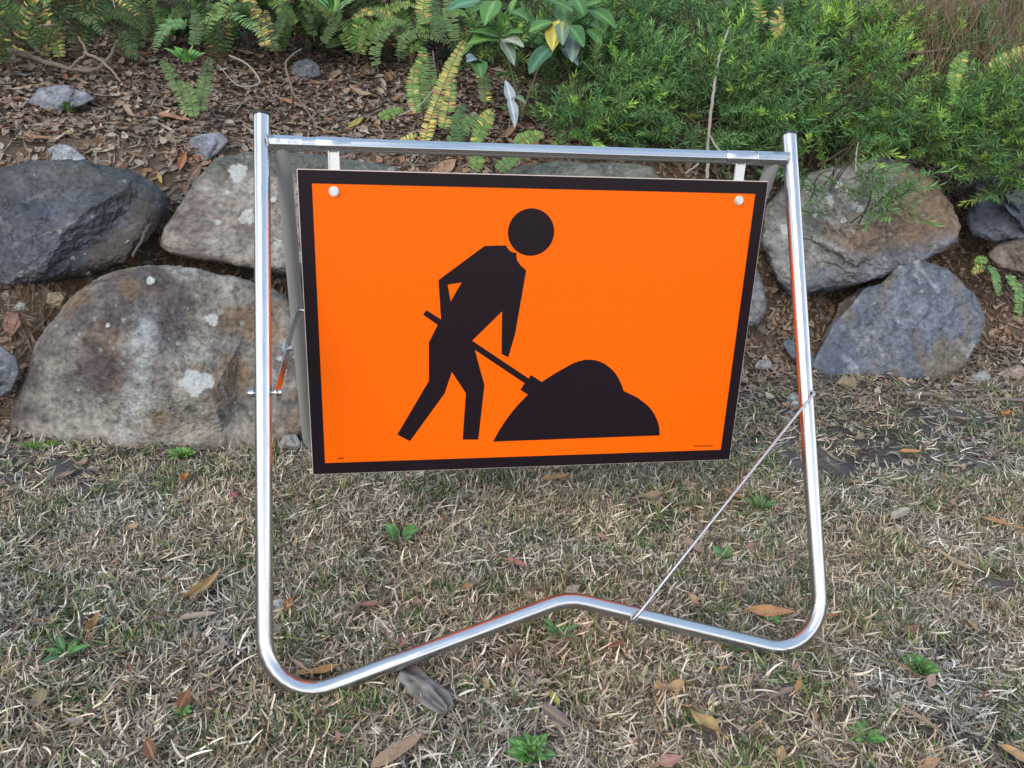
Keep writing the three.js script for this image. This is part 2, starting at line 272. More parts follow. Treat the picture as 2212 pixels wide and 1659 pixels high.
rock({ label: 'green grey boulder showing between crossbar and sign at the centre', pts: [[1080, 380], [1120, 358], [1220, 352], [1330, 352], [1410, 362], [1436, 400], [1450, 520], [1380, 590], [1250, 610], [1120, 600], [1060, 520]], w: 2.72, tf: .18, tb: .25, detail: 44, amp: .018, seedN: 37, spots: 14, tone: L => mix3([.10, .115, .10], [.19, .195, .165], ss(-.3, .3, f3(L, 8, 5))) });
rock({ label: 'grey boulder mostly hidden behind the sign panel', pts: [[680, 700], [760, 640], [900, 620], [1060, 640], [1200, 660], [1260, 760], [1240, 900], [1100, 940], [900, 945], [740, 930], [690, 840]], w: 2.5, tf: .18, tb: .25, detail: 40, amp: .018, seedN: 41, spots: 12, tone: L => mix3([.13, .125, .12], [.24, .225, .2], ss(-.3, .3, f3(L, 8, 6))) });
rock({ label: 'grey boulder hidden behind the right half of the sign panel', pts: [[1250, 700], [1340, 640], [1480, 640], [1540, 700], [1550, 800], [1480, 850], [1340, 860], [1260, 820]], w: 2.74, tf: .15, tb: .2, detail: 30, amp: .018, seedN: 42, tone: slateTone([.09, .095, .11], [.2, .2, .21], .3, 12) });
// smaller stones on the bank and along its foot: [label, outline, depth offset, tone, detail]
const pale = L => mix3([.24, .26, .29], [.40, .43, .46], ss(-.3, .3, f3(L, 16, 2)));
const grey = L => mix3([.15, .155, .16], [.28, .28, .27], ss(-.3, .3, f3(L, 18, 3)));
const tan = L => mix3([.22, .16, .10], [.34, .27, .19], ss(-.3, .3, f3(L, 18, 5)));
const pink = L => mix3([.26, .19, .16], [.36, .29, .25], ss(-.3, .3, f3(L, 18, 5)));
const smallStones = [
  ['flat dark slate shard with weeds growing round it, upper left on the bank', [[62, 222], [82, 190], [140, 182], [192, 200], [204, 216], [160, 232], [130, 244], [90, 236]], slateTone([.09, .10, .13], [.2, .21, .25], .1, 3), 0],
  ['pale blue grey stone on top of the dark left boulder', [[84, 348], [100, 324], [128, 312], [160, 322], [188, 344], [150, 356], [110, 358]], pale, 0],
  ['slate stone on the mulch left of the stand\'s top cap', [[406, 334], [410, 300], [440, 292], [476, 286], [492, 306], [470, 334], [440, 350]], slateTone([.10, .11, .145], [.21, .22, .26], .15, 9), 0],
  ['dark slate stone under the ferns above the crossbar\'s left end', [[622, 160], [634, 134], [664, 124], [692, 142], [696, 164], [660, 178]], slateTone([.08, .09, .12], [.22, .23, .25], .05, 13), 0],
  ['dark slate stone at the left edge beside the largest boulder', [[-30, 760], [4, 748], [34, 770], [44, 806], [26, 846], [-6, 866], [-40, 840]], slateTone([.08, .09, .115], [.17, .18, .2], .1, 15), -.08],
  ['reddish broken brick fragment at the left edge', [[8, 700], [14, 672], [40, 678], [46, 700], [30, 722], [10, 716]], L => mix3([.20, .10, .075], [.28, .16, .12], ss(-.3, .3, f3(L, 16, 2))), -.07],
  ['tan stone in the gap left of the largest boulder', [[100, 654], [104, 632], [130, 630], [142, 644], [128, 664]], tan, -.06],
  ['pale rounded stone chip beside the brick fragment', [[28, 666], [42, 650], [56, 656], [54, 670], [38, 674]], grey, -.08],
  ['slate splinter lying under the right leg of the stand', [[1688, 742], [1700, 728], [1722, 740], [1752, 766], [1776, 788], [1768, 806], [1740, 800], [1708, 776]], slateTone([.09, .105, .14], [.18, .2, .24], .1, 19), .02],
  ['rounded grey stone right of the sign\'s lower edge', [[1628, 790], [1640, 776], [1664, 778], [1672, 794], [1656, 806], [1636, 808]], grey, .02],
  ['elongated pale stone leaning below the lichen covered boulder', [[1742, 674], [1752, 652], [1774, 634], [1784, 642], [1770, 664], [1752, 684]], grey, .02],
  ['small white grey stone below the elongated pale stone', [[1772, 682], [1782, 670], [1798, 674], [1800, 686], [1786, 694]], pale, .02],
  ['pale blocky stone above the slate slab near the right edge', [[2036, 580], [2050, 556], [2082, 558], [2104, 580], [2098, 600], [2060, 604]], grey, .04],
  ['pinkish stone at the right edge beside the slate slab', [[2140, 820], [2156, 806], [2196, 790], [2240, 800], [2230, 826], [2180, 828]], pink, .03],
  ['low grey stone half buried right of the slate slab', [[2086, 830], [2100, 808], [2130, 798], [2142, 816], [2120, 834]], grey, .02],
  ['brown grey stone at the foot of the slate slab', [[1806, 828], [1820, 810], [1846, 814], [1854, 832], [1830, 846]], tan, .02],
  ['grey pebble above the tie wire\'s upper end', [[1698, 858], [1712, 846], [1728, 856], [1724, 870], [1704, 872]], grey, 0],
  ['small blue grey pebble left of the right leg', [[1707, 872], [1716, 864], [1730, 868], [1726, 880], [1712, 882]], pale, 0],
  ['tan pebble right of the sign\'s lower right corner', [[1630, 822], [1642, 812], [1656, 820], [1650, 832], [1636, 834]], tan, 0],
  ['blue pebble below the grey pebbles right of the sign', [[1698, 892], [1706, 886], [1718, 890], [1716, 900], [1702, 900]], L => [.16, .2, .30], 0],
  ['whitish round pebble in the lawn below the right bend of the stand', [[1522, 1500], [1530, 1490], [1542, 1492], [1548, 1502], [1538, 1512], [1526, 1510]], pale, 0],
  ['pale flat stone chip beside the orange leaf by the left leg', [[588, 1318], [590, 1296], [610, 1292], [616, 1310], [604, 1326]], pale, 0],
  ['grey stone half sunk at the foot of the largest boulder behind the left leg', [[600, 960], [612, 940], [640, 936], [652, 960], [640, 982], [612, 986]], grey, .02],
];
smallStones.forEach(([label, pts, tone, off], k) => {
  const cx = pts.reduce((a, p) => a + p[0], 0) / pts.length, by = Math.max(...pts.map(p => p[1])), h = hit(cx, by - 2), sz = (Math.max(...pts.map(p => p[0])) - Math.min(...pts.map(p => p[0]))) * h.w / FP;
  rock({ name: 'stone', label, pts, w: h.w + off + sz * .1, tf: sz * .3, tb: sz * .4, detail: sz > .1 ? 22 : 12, amp: sz * .07, tone, seedN: 50 + k, cuts: 8, mat: M.slate, category: 'stone' });
});
// lines

// ---------------------------------------------------------------- sign stand
const YO = 0.83;                                   // the sign's top edge stands 0.83 m above the lawn
const BAR = V(0, YO + .042, -.012), TILT = 24 * Math.PI / 180, TR = .0140;
const dn = V(0, -Math.cos(TILT), Math.sin(TILT));  // down along the front legs
const fr = (x, yS) => V(x, 0, 0).add(BAR).addScaledVector(dn, (YO + .042 - (yS + YO)) / Math.cos(TILT));
const stand = thing('sign_stand', 'galvanised tubular swing stand with bent foot bars standing on the dry lawn', 'sign stand', V(0, 0, 0));
const frontPath = filletPath([fr(-.508, .087), fr(-.507, -.845), fr(.012, -.707), fr(.4975, -.838), fr(.4955, .087)], [0, .085, .10, .085, 0], 16);
obj('front_frame', sweep(frontPath, TR, 28), M.metal, stand);
for (const x of [-.508, .4955]) { // plastic plugs in the leg tops
  const p = fr(x, .087), c = obj('end_cap', mergeGeometries([between(p.clone().addScaledVector(dn, .001), p.clone().addScaledVector(dn, -.0035), TR + .0012, 28), between(p.clone().addScaledVector(dn, -.0035), p.clone().addScaledVector(dn, -.0055), TR + .0012, 28, TR - .002)]), M.cap, stand);
}
const B = x => V(x, BAR.y, BAR.z);
const tubeBetween = (x0, x1, r) => { const pts = [[x0, 0], [x0, r - .001], [x0 + .001, r], [x1 - .001, r], [x1, r - .001], [x1, 0]].map(([a, b]) => new THREE.Vector2(b, a)); const g = new THREE.LatheGeometry(pts, 32); g.rotateZ(-Math.PI / 2); g.translate(0, BAR.y, BAR.z); return toCreasedNormals(g, .7); };
obj('crossbar', tubeBetween(-.46, .455, .0121), M.metalLathe, stand);
obj('sleeve', tubeBetween(-.496, -.4372, .0138), M.metalLathe, stand);
obj('sleeve', tubeBetween(.4216, .485, .0138), M.metalLathe, stand);
for (const [x, s] of [[-.4955, 1], [.484, -1]]) { // weld beads round the sleeve ends
  const b = new MB(), pts = []; for (let k = 0; k <= 40; k++) { const a = k / 40 * 6.2832, r = .0146 + .0012 * Math.sin(k * 2.3); pts.push(V(x - s * .004 * Math.abs(Math.cos(a)), BAR.y + Math.cos(a) * r, BAR.z + Math.sin(a) * r)); } b.tube(pts, .0024, .0024, [1, 1, 1], 6);
  obj('weld_bead', b.geo(), M.metalDull, stand);
}
// rear frame: U of the same tube, dull and scuffed
const rearG = .012 + TR, rearBottomZ = -.455, rearTop = x => V(x, BAR.y - .002, BAR.z - .002);
const rb = (x) => V(x, height(x, rearBottomZ) + rearG, rearBottomZ);
const rearPath = filletPath([rearTop(-.474), rb(-.502), V(.0, rb(0).y + .075, rearBottomZ + .045), rb(.488), rearTop(.463)], [0, .085, .10, .085, 0], 14);
obj('rear_frame', sweep(rearPath, TR, 24), M.metalDull, stand);
// folding stay between front and rear leg, left
{
  const pF = fr(-.492, -.362), kneeY = -.262; // bolt on the front leg
  const tL = .42, rp = rearTop(-.474).lerp(rb(-.502), tL).add(V(.004, 0, .012));
  const knee = pF.clone().lerp(rp, .42).add(V(.004, .01, 0));
  const strap = (a, b, name, w2 = .008, th = .0018) => { const d = b.clone().sub(a), L = d.length(); d.normalize(); const side = V(.62, 0, .78).addScaledVector(d, -d.dot(V(.62, 0, .78))).normalize(), up = V().crossVectors(side, d); const sh = new THREE.Shape(); sh.moveTo(-L / 2, -w2); sh.lineTo(L / 2, -w2); sh.absarc(L / 2, 0, w2, -Math.PI / 2, Math.PI / 2); sh.lineTo(-L / 2, w2); sh.absarc(-L / 2, 0, w2, Math.PI / 2, Math.PI * 1.5); const g = new THREE.ExtrudeGeometry(sh, { depth: th, bevelEnabled: true, bevelSize: .0004, bevelThickness: .0004, bevelSegments: 1 }); g.applyMatrix4(new THREE.Matrix4().makeBasis(d, up, side.clone()).setPosition(a.clone().add(b).multiplyScalar(.5))); return obj(name, g, M.metal, stand); };
  strap(pF.clone().add(V(.006, 0, 0)), knee.clone().add(V(.003, 0, 0)), 'folding_stay');
  strap(knee, rp, 'folding_stay');
  const lock = new THREE.BoxGeometry(.004, .02, .026); lock.rotateX(.5); lock.translate(knee.x - .003, knee.y - .002, knee.z + .006); obj('stay_lock', lock, M.metalDull, stand);
  obj('stay_rivet', between(knee.clone().add(V(-.008, 0, 0)), knee.clone().add(V(.011, 0, 0)), .0045, 12), M.metal, stand);
  const bolt = obj('stay_bolt', mergeGeometries([between(pF.clone().add(V(-.041, 0, 0)), pF.clone().add(V(.016, 0, 0)), .0032, 12), between(pF.clone().add(V(-.039, 0, 0)), pF.clone().add(V(-.0325, 0, 0)), .0068, 6), between(pF.clone().add(V(-.0325, 0, 0)), pF.clone().add(V(-.031, 0, 0)), .0082, 16), between(pF.clone().add(V(.010, 0, 0)), pF.clone().add(V(.015, 0, 0)), .0066, 6)].map(g => g.toNonIndexed())), M.metal, stand);
  // stay fixing on the rear leg, seen past the sign's edge
  const e = rp.clone().add(V(.03, -.004, .004)); obj('stay_bolt', mergeGeometries([between(rp, e, .003, 10), between(e.clone().add(V(-.008, 0, 0)), e.clone().add(V(-.002, 0, 0)), .0066, 6)].map(g => g.toNonIndexed())), M.metal, stand);
}
{ // thin stay rod from the right leg down to the foot bar, hooked at both ends
  const nF = V(0, Math.sin(TILT), Math.cos(TILT));
  const a = fr(.5005, -.384).addScaledVector(nF, TR + .001), z = fr(.13, -.742).addScaledVector(nF, TR + .001);
  const pts = [a.clone().addScaledVector(nF, -.012).add(V(.004, .006, 0)), a.clone().add(V(.003, .004, 0)).addScaledVector(nF, .003), a.clone().lerp(z, .03).addScaledVector(nF, .004)];
  for (let k = 1; k < 10; k++) pts.push(a.clone().lerp(z, .03 + .94 * k / 10).addScaledVector(nF, .003));
  pts.push(z.clone().addScaledVector(nF, .004), z.clone().addScaledVector(nF, .001).add(V(-.004, -.007, 0)), z.clone().addScaledVector(nF, -.008).add(V(-.007, -.012, 0)));
  const rod = obj('stay_rod', sweep(pts, .0029, 10), M.metal, stand);
  for (const q of [a.clone().addScaledVector(nF, -.001), z.clone().addScaledVector(nF, -.001)]) obj('stay_eye', new THREE.TorusGeometry(.0058, .0017, 8, 18).applyQuaternion(new THREE.Quaternion().setFromUnitVectors(V(0, 0, 1), nF)).translate(q.x, q.y + .001, q.z), M.metalDull, stand);
}

// ---------------------------------------------------------------- the sign, hanging from the crossbar
{
  const sign = thing('roadworks_sign', 'orange roadworks sign with black border and shovelling worker symbol hanging in the stand', 'road sign', V(0, YO, 0));
  const rect = (x0, y0, x1, y1, r) => { const s = new THREE.Shape(); s.moveTo(x0 + r, y0); s.lineTo(x1 - r, y0); s.absarc(x1 - r, y0 + r, r, -Math.PI / 2, 0); s.lineTo(x1, y1 - r); s.absarc(x1 - r, y1 - r, r, 0, Math.PI / 2); s.lineTo(x0 + r, y1); s.absarc(x0 + r, y1 - r, r, Math.PI / 2, Math.PI); s.lineTo(x0, y0 + r); s.absarc(x0 + r, y0 + r, r, Math.PI, Math.PI * 1.5); return s; };
  const ex = (s, z, d, bevel) => { const g = new THREE.ExtrudeGeometry(s, { depth: d, bevelEnabled: !!bevel, bevelSize: bevel || 0, bevelThickness: bevel || 0, bevelSegments: 1, curveSegments: 64 }); g.translate(0, 0, z); return g; };
  obj('back_panel', ex(rect(-.4495, -.5995, .4495, -.0005, .002), -.0028, .0022, .0004), M.panelEdge, sign);
  const hex = noiseTexture(512, (u, v) => { // honeycomb weld lines of the prismatic sheeting, plus its faint roll bands
    const n = 16; let best = 9, sec = 9; const X = u * n, Y = v * n;
    for (let j = -1; j <= 1; j++) for (let i = -1; i <= 1; i++) { const cy = Math.floor(Y) + j + .5, odd = ((Math.floor(Y) + j) % 2 + 2) % 2, cx = Math.floor(X) + i + .5 + odd * .5, d = Math.hypot(X - cx, (Y - cy) * .97); if (d < best) { sec = best; best = d; } else if (d < sec) sec = d; }
    const e = ss(.02, .2, sec - best), m = .84 + .16 * e; return [1, .425 * m + .014 * tile(u, v, 6, 3, 2), 0.0];
  });
  hex.colorSpace = THREE.SRGBColorSpace; hex.repeat.set(14, 14);
  const face = obj('orange_sheeting', ex(rect(-.447, -.597, .447, -.003, .002), -.0002, .0004), new THREE.MeshPhysicalMaterial({ map: hex, roughness: .45, specularIntensity: .3 }), sign);
  const bs = rect(-.4485, -.5985, .4485, -.0015, .002); bs.holes.push(rect(-.4245, -.5745, .4255, -.0248, .0008));
  obj('black_border', ex(bs, .0003, .0004), M.blackPrint, sign);
  const S = new THREE.Shape(SYMBOL().map(([x, y]) => new THREE.Vector2(x, y)));
  S.holes.push(new THREE.Path([[-.1795, -.2079], [-.1525, -.2035], [-.1735, -.2409]].map(([x, y]) => new THREE.Vector2(x, y))));
  obj('worker_and_mound_symbol', ex(S, .0003, .0004), M.blackPrint, sign);
  const hd = new THREE.Shape(); hd.absarc(-.0208, -.1060, .0449, 0, Math.PI * 2); obj('worker_head_symbol', ex(hd, .0003, .0004), M.blackPrint, sign);
  const font = await new FontLoader().loadAsync('fonts/droid/droid_sans_bold.typeface.json');
  const text = (str, x, y, w) => { const g = new TextGeometry(str, { font, size: .004, depth: .0003, curveSegments: 3 }); g.computeBoundingBox(); const k = w / (g.boundingBox.max.x - g.boundingBox.min.x); g.scale(k, k, 1); g.translate(x, y, .0003); return obj('small_print', g, M.blackPrint, sign); };
  text('A-6001', -.3989, -.5665, .0125); text('National Safety Signs', .3618, -.5652, .044);
  for (const x of [-.3848, .3893]) {
    const hg = obj('hanger_strap', (() => { // channel-shaped strap with turned edges, clasping the collar
      const s = new THREE.Shape(); const w = .0098; s.moveTo(-w, 0); s.lineTo(w, 0); s.lineTo(w, -.005); s.lineTo(w - .0016, -.005); s.lineTo(w - .0016, -.0018); s.lineTo(-w + .0016, -.0018); s.lineTo(-w + .0016, -.005); s.lineTo(-w, -.005);
      const g = new THREE.ExtrudeGeometry(s, { depth: .088, bevelEnabled: false }); g.rotateX(-Math.PI / 2); return g; })(), M.alu, sign);
    hg.geometry.computeBoundingBox(); const bb = hg.geometry.boundingBox; hg.geometry.translate(x, .0335 - bb.max.y, -.0035 - bb.max.z);
    const c = new THREE.LatheGeometry([[.0122, -.0305], [.0132, -.0305], [.0136, -.030], [.0136, .030], [.0132, .0305], [.0122, .0305]].map(([a, b]) => new THREE.Vector2(a, b)), 32); c.rotateZ(Math.PI / 2); c.translate(x, BAR.y - YO, BAR.z);
    obj('collar', toCreasedNormals(c, .7), M.metalLathe, sign);
    const bolt = obj('bolt', (() => { const h = new THREE.CylinderGeometry(.0070, .0074, .0048, 6); h.rotateX(Math.PI / 2); h.translate(0, 0, .0056); const d = new THREE.SphereGeometry(.0064, 14, 6, 0, 6.2832, 0, .9); d.rotateX(Math.PI / 2); d.scale(1, 1, .18); d.translate(0, 0, .0069); return mergeGeometries([h, d].map(g => g.toNonIndexed())); })(), M.alu, sign);
    const bx = x < 0 ? -.3862 : .3923; bolt.position.set(bx, -.038, 0);
    const w = new THREE.CylinderGeometry(.0090, .0093, .0016, 28); w.rotateX(Math.PI / 2); w.translate(0, 0, .0017); obj('washer', w, M.alu, bolt);
  }
}
function SYMBOL() { return [[-.1098, -.1330], [-.0686, -.1314], [-.0666, -.1356], [-.0617, -.1410], [-.0554, -.1449], [-.0476, -.1454], [-.0479, -.1521], [-.0453, -.1613], [-.0377, -.1705], [-.0273, -.1794], [-.0444, -.3070], [-.0564, -.3554], [-.0703, -.3483], [-.0721, -.2607], [-.1301, -.3200], [-.0128, -.4010], [-.0082, -.3935], [.0149, -.4090], [.0432, -.3900], [.0691, -.3750], [.0800, -.3692], [.0919, -.3652], [.1019, -.3629], [.1119, -.3624], [.1235, -.3638], [.1342, -.3668], [.1445, -.3715], [.1538, -.3780], [.1625, -.3852], [.1705, -.3938], [.1770, -.4030], [.1825, -.4131], [.1873, -.4227], [.1912, -.4326], [.2149, -.4437], [.2267, -.4506], [.2374, -.4585], [.2479, -.4672], [.2569, -.4769], [.2640, -.4866], [.2697, -.4972], [.2740, -.5062], [.2770, -.5157], [.2792, -.5255], [.2806, -.5358], [-.0818, -.5384], [-.0755, -.5247], [-.0683, -.5110], [-.0608, -.4979], [-.0525, -.4850], [-.0434, -.4720], [-.0335, -.4592], [-.0128, -.4360], [-.0289, -.4253], [-.0206, -.4111], [-.1243, -.3391], [-.1033, -.4136], [-.1131, -.5328], [-.1456, -.5317], [-.1406, -.4302], [-.1697, -.3845], [-.1836, -.4296], [-.2536, -.5318], [-.2790, -.5166], [-.2151, -.4024], [-.2154, -.3234], [-.1982, -.2876], [-.2264, -.2669], [-.2203, -.2578], [-.1918, -.2765], [-.1970, -.1990]]; }

// ---------------------------------------------------------------- lawn
const STRAW = [[.78, .69, .54], [.62, .53, .38], [.37, .30, .215], [.68, .61, .49], [.22, .165, .115], [.43, .33, .20], [.115, .082, .06], [.48, .43, .34]];
const GREEN = [[.075, .145, .045], [.10, .175, .045], [.17, .21, .07], [.055, .115, .045], [.24, .24, .11]];
function tuft(n, lenA, lenB, elA, elB, wid, spread, cols, curl) {
  const b = new MB();
  for (let k = 0; k < n; k++) {
    const az = rr(0, 6.283), el = rr(elA, elB), len = rr(lenA, lenB), w = wid * rr(.6, 1.25), c0 = pick(cols), br = rr(.7, 1.25), c = c0.map(v => v * br), bx = rr(-spread, spread), bz = rr(-spread, spread);
    let x = bx, y = rr(.0, .004), z = bz, e = el, a = az; const S = 4, dk = rr(-curl, curl) / S, da = rr(-1.3, 1.3) / S; let prev = null; const tw = rr(-.9, .9);
    for (let s = 0; s <= S; s++) {
      const ww = w * (s === S ? .18 : s === 0 ? .7 : 1 - .12 * s), sx = -Math.sin(a) * Math.cos(tw), sz = Math.cos(a) * Math.cos(tw), sy = Math.sin(tw);
      const i0 = b.v(x - sx * ww, Math.max(.0008, y - sy * ww), z - sz * ww, c), i1 = b.v(x + sx * ww, Math.max(.0008, y + sy * ww), z + sz * ww, c);
      if (prev) b.quad(prev[0], prev[1], i1, i0); prev = [i0, i1];
      const L = len / S; x += Math.cos(a) * Math.cos(e) * L; z += Math.sin(a) * Math.cos(e) * L; y += Math.sin(e) * L; e = Math.max(-.6, Math.min(1.4, e - .12 + dk)); a += da; if (y < .001) { y = .001; e = Math.max(e, 0); }
    }
  }
  return b.geo();
}
const clear = [];
const inView = (x, z, mg) => { const y = height(x, z), d = V(x, y, z).sub(CAM), w = d.dot(FWD); if (w < .3) return false; const px = d.dot(RGT) / w, py = d.dot(UPV) / w; return Math.abs(px) < .667 * mg && Math.abs(py) < .5 * mg; };
const bare = [[60, 1035, .13], [170, 1050, .08], [230, 1082, .06], [330, 1110, .04], [1790, 1125, .07], [1930, 1010, .12], [2090, 1000, .12], [2190, 1270, .06], [1690, 1490, .05], [180, 1440, .05], [1180, 1510, .04], [1770, 1000, .12]].map(([x, y, r]) => { const h = hit(x, y); return [h.x, h.z, r]; });
const lawnDensity = (x, z) => {
  const s = toe(x) - z; let d = 1 - ss(-.32, -.02, s + .1 * fbm(x * 5, 3, z * 5, 3)) * .9;
  d *= 1 - .85 * ss(-.75, -.45, s + .25 * fbm(x * 3, 8, z * 3, 3)) * ss(.5, 1.0, x);
  for (const [bx, bz, br] of bare) { const q = Math.hypot(x - bx, (z - bz) * 1.4) / br + .7 * fbm(x * 16, 4, z * 16, 2); if (q < 1.2) d *= .1 + .9 * ss(.6, 1.2, q); }
  d *= 1 - .6 * ss(.1, .28, fbm(x * 4.6 + 9, 5, z * 4.6, 3)); d *= 1 - .6 * ss(.05, .3, fbm(x * 13, 7, z * 13, 2)); return d;
};
// ---------------------------------------------------------------- loose litter on the bank and along its foot
const BROWN = [[.17, .095, .055], [.23, .135, .08], [.12, .075, .05], [.28, .19, .125], [.20, .155, .12], [.15, .10, .08], [.33, .25, .18], [.24, .21, .18], [.20, .09, .045]];
function chip(len, wid, curl, fold, S = 4) { const b = new MB(); let prev; for (let s = 0; s <= S; s++) { const t = s / S, w = wid * Math.sin(Math.PI * (.06 + .9 * t)), x = (t - .5) * len, y = curl * len * ((t - .5) ** 2) * 4; const i = [b.v(x, y + fold * w, -w, [1, 1, 1]), b.v(x, y, 0, [.9, .9, .9]), b.v(x, y + fold * w, w, [1, 1, 1])]; if (prev) { b.quad(prev[0], prev[1], i[1], i[0]); b.quad(prev[1], prev[2], i[2], i[1]); } prev = i; } return b.geo(); }
{
  const chips = [chip(.026, .0055, .18, .3), chip(.034, .007, -.15, .5), chip(.018, .006, .25, -.3), chip(.045, .0035, .1, .2), chip(.03, .009, .3, .4), chip(.055, .0022, .06, .1)];
  const lists = chips.map(() => []), c2 = [.30, .25, .19];
  for (let k = 0; k < 120000; k++) {
    const x = rr(-2.4, 3.1), s = rnd() < .08 ? rr(-1.9, -.2) : rr(-.3, 3.0), z = toe(x) - s; if (!inView(x, z, 1.3)) continue;
    let p = 1; if (s < .02) p = s < -.02 ? .2 + .5 * ss(.3, 1.1, x) : .6; if (s > 1.6) p = .6; if (s > .05 && s < .7) p = 1; else if (s > .7) p *= .7; if (rnd() > p) continue;
    const up = slopeNormal(x, z), b = rr(.65, 1.6), c = mix3(pick(BROWN), rnd() < .5 ? c2 : [.25, .225, .205], s < .1 ? rr(.2, .8) : rr(0, .55));
    const i = s < .04 && rnd() < .7 ? (rnd() < .4 ? 3 : 5) : Math.floor(rnd() * chips.length), q = V(x, height(x, z) + rr(.001, .012), z);
    lists[i].push([matUp(q, up.lerp(V(rr(-1, 1), rr(0, 1), rr(-1, 1)), .3).normalize(), rr(0, 6.283), rr(.7, 1.35), rr(-.5, .5)), C(c[0] * b, c[1] * b, c[2] * b)]);
  }
  chips.forEach((g, i) => tag(instanced('leaf_litter', g, M.dry, lists[i]), 'brown leaf litter and bark mulch covering the garden bank', 'leaf litter', null, 'stuff'));
}
// ---------------------------------------------------------------- fallen leaves
function leafGeo(len, wid, { curl = .15, fold = .3, twist = 0, col = [.3, .15, .07], rib = [.4, .26, .14], back = 0, spotty = 0, wave = .06, sharp = 1.0, stalk = .12 }) {
  const b = new MB(), S = 16, Wd = 6; let prev; const ph = rr(0, 9);
  for (let s = 0; s <= S; s++) {
    const t = s / S, w = wid * .5 * Math.pow(Math.sin(Math.PI * Math.pow(t, .85 * sharp)), .85) + .0006, ang = curl * 4 * (t - .5), x0 = curl ? Math.sin(ang) / (4 * curl) * len : (t - .5) * len, y0 = curl ? (1 - Math.cos(ang)) / (4 * curl) * len : 0, row = [];
    for (let k = 0; k <= Wd; k++) {
      const u = k / Wd * 2 - 1, tw = twist * (t - .5), yy = Math.abs(u) * fold * w + wave * wid * Math.sin(t * 9 + u * 2 + ph) * Math.abs(u), zz = u * w * (1 - .25 * fold * fold);
      const n = fbm(t * 4 + ph, u * 1.2, ph, 3); let c = mix3(col, col.map(v => v * .62), ss(.02, .35, n)); c = mix3(c, [.06, .035, .02], spotty * ss(.1, .3, fbm(t * 14, u * 5, ph + 4, 2))); if (k === Wd / 2) c = mix3(c, rib, .75);
      row.push(b.v(x0, y0 + yy * Math.cos(tw) + zz * Math.sin(tw), zz * Math.cos(tw) - yy * Math.sin(tw), c, t, u));
    }
    if (prev) for (let k = 0; k < Wd; k++) b.quad(prev[k], prev[k + 1], row[k + 1], row[k]); prev = row;
  }
  if (stalk) { const e = curl ? Math.sin(-2 * curl) / (4 * curl) * len : -.5 * len, ey = curl ? (1 - Math.cos(2 * curl)) / (4 * curl) * len : 0; b.tube([V(e + .004, ey, 0), V(e - len * stalk * .5, ey - .003, .002), V(e - len * stalk, ey - .002, -.002)], .0011, .0007, rib, 5); }
  return b.geo();
}
// place a leaf: photo position, length in photo pixels, direction on the picture in degrees (0 = to the right, 90 = up)
function fallenLeaf(px, py, lenPx, deg, label, opt, group) {
  const h = hit(px, py, opt.lift ?? .02), len = lenPx * h.w / FP * (opt.k ?? 1.05), wid = len * (opt.ratio ?? .32), a = deg * Math.PI / 180;
  const p2 = hit(px + Math.cos(a) * 18, py - Math.sin(a) * 18, opt.lift ?? .02), dir = p2.clone().sub(h).normalize(), up = slopeNormal(h.x, h.z); dir.addScaledVector(up, -dir.dot(up)).normalize();
  const side = V().crossVectors(dir, up).normalize(), roll = opt.roll ?? rr(-.35, .35), up2 = up.clone().applyAxisAngle(dir, roll); const s2 = V().crossVectors(dir, up2);
  const m = obj('fallen_leaf', leafGeo(len, wid, opt), M.dry); m.position.copy(h); clear.push({ x: h.x, z: h.z + .012, r: len * .5 }); m.quaternion.setFromRotationMatrix(new THREE.Matrix4().makeBasis(dir, up2, s2));
  return tag(m, label, 'leaf', group);
}
const OR = [.36, .14, .045], TAN = [.40, .25, .13], OCH = [.30, .17, .06], PK = [.33, .17, .14], GR = [.30, .26, .22], BRN = [.17, .075, .035], YEL = [.42, .34, .06], PALE = [.42, .33, .24];
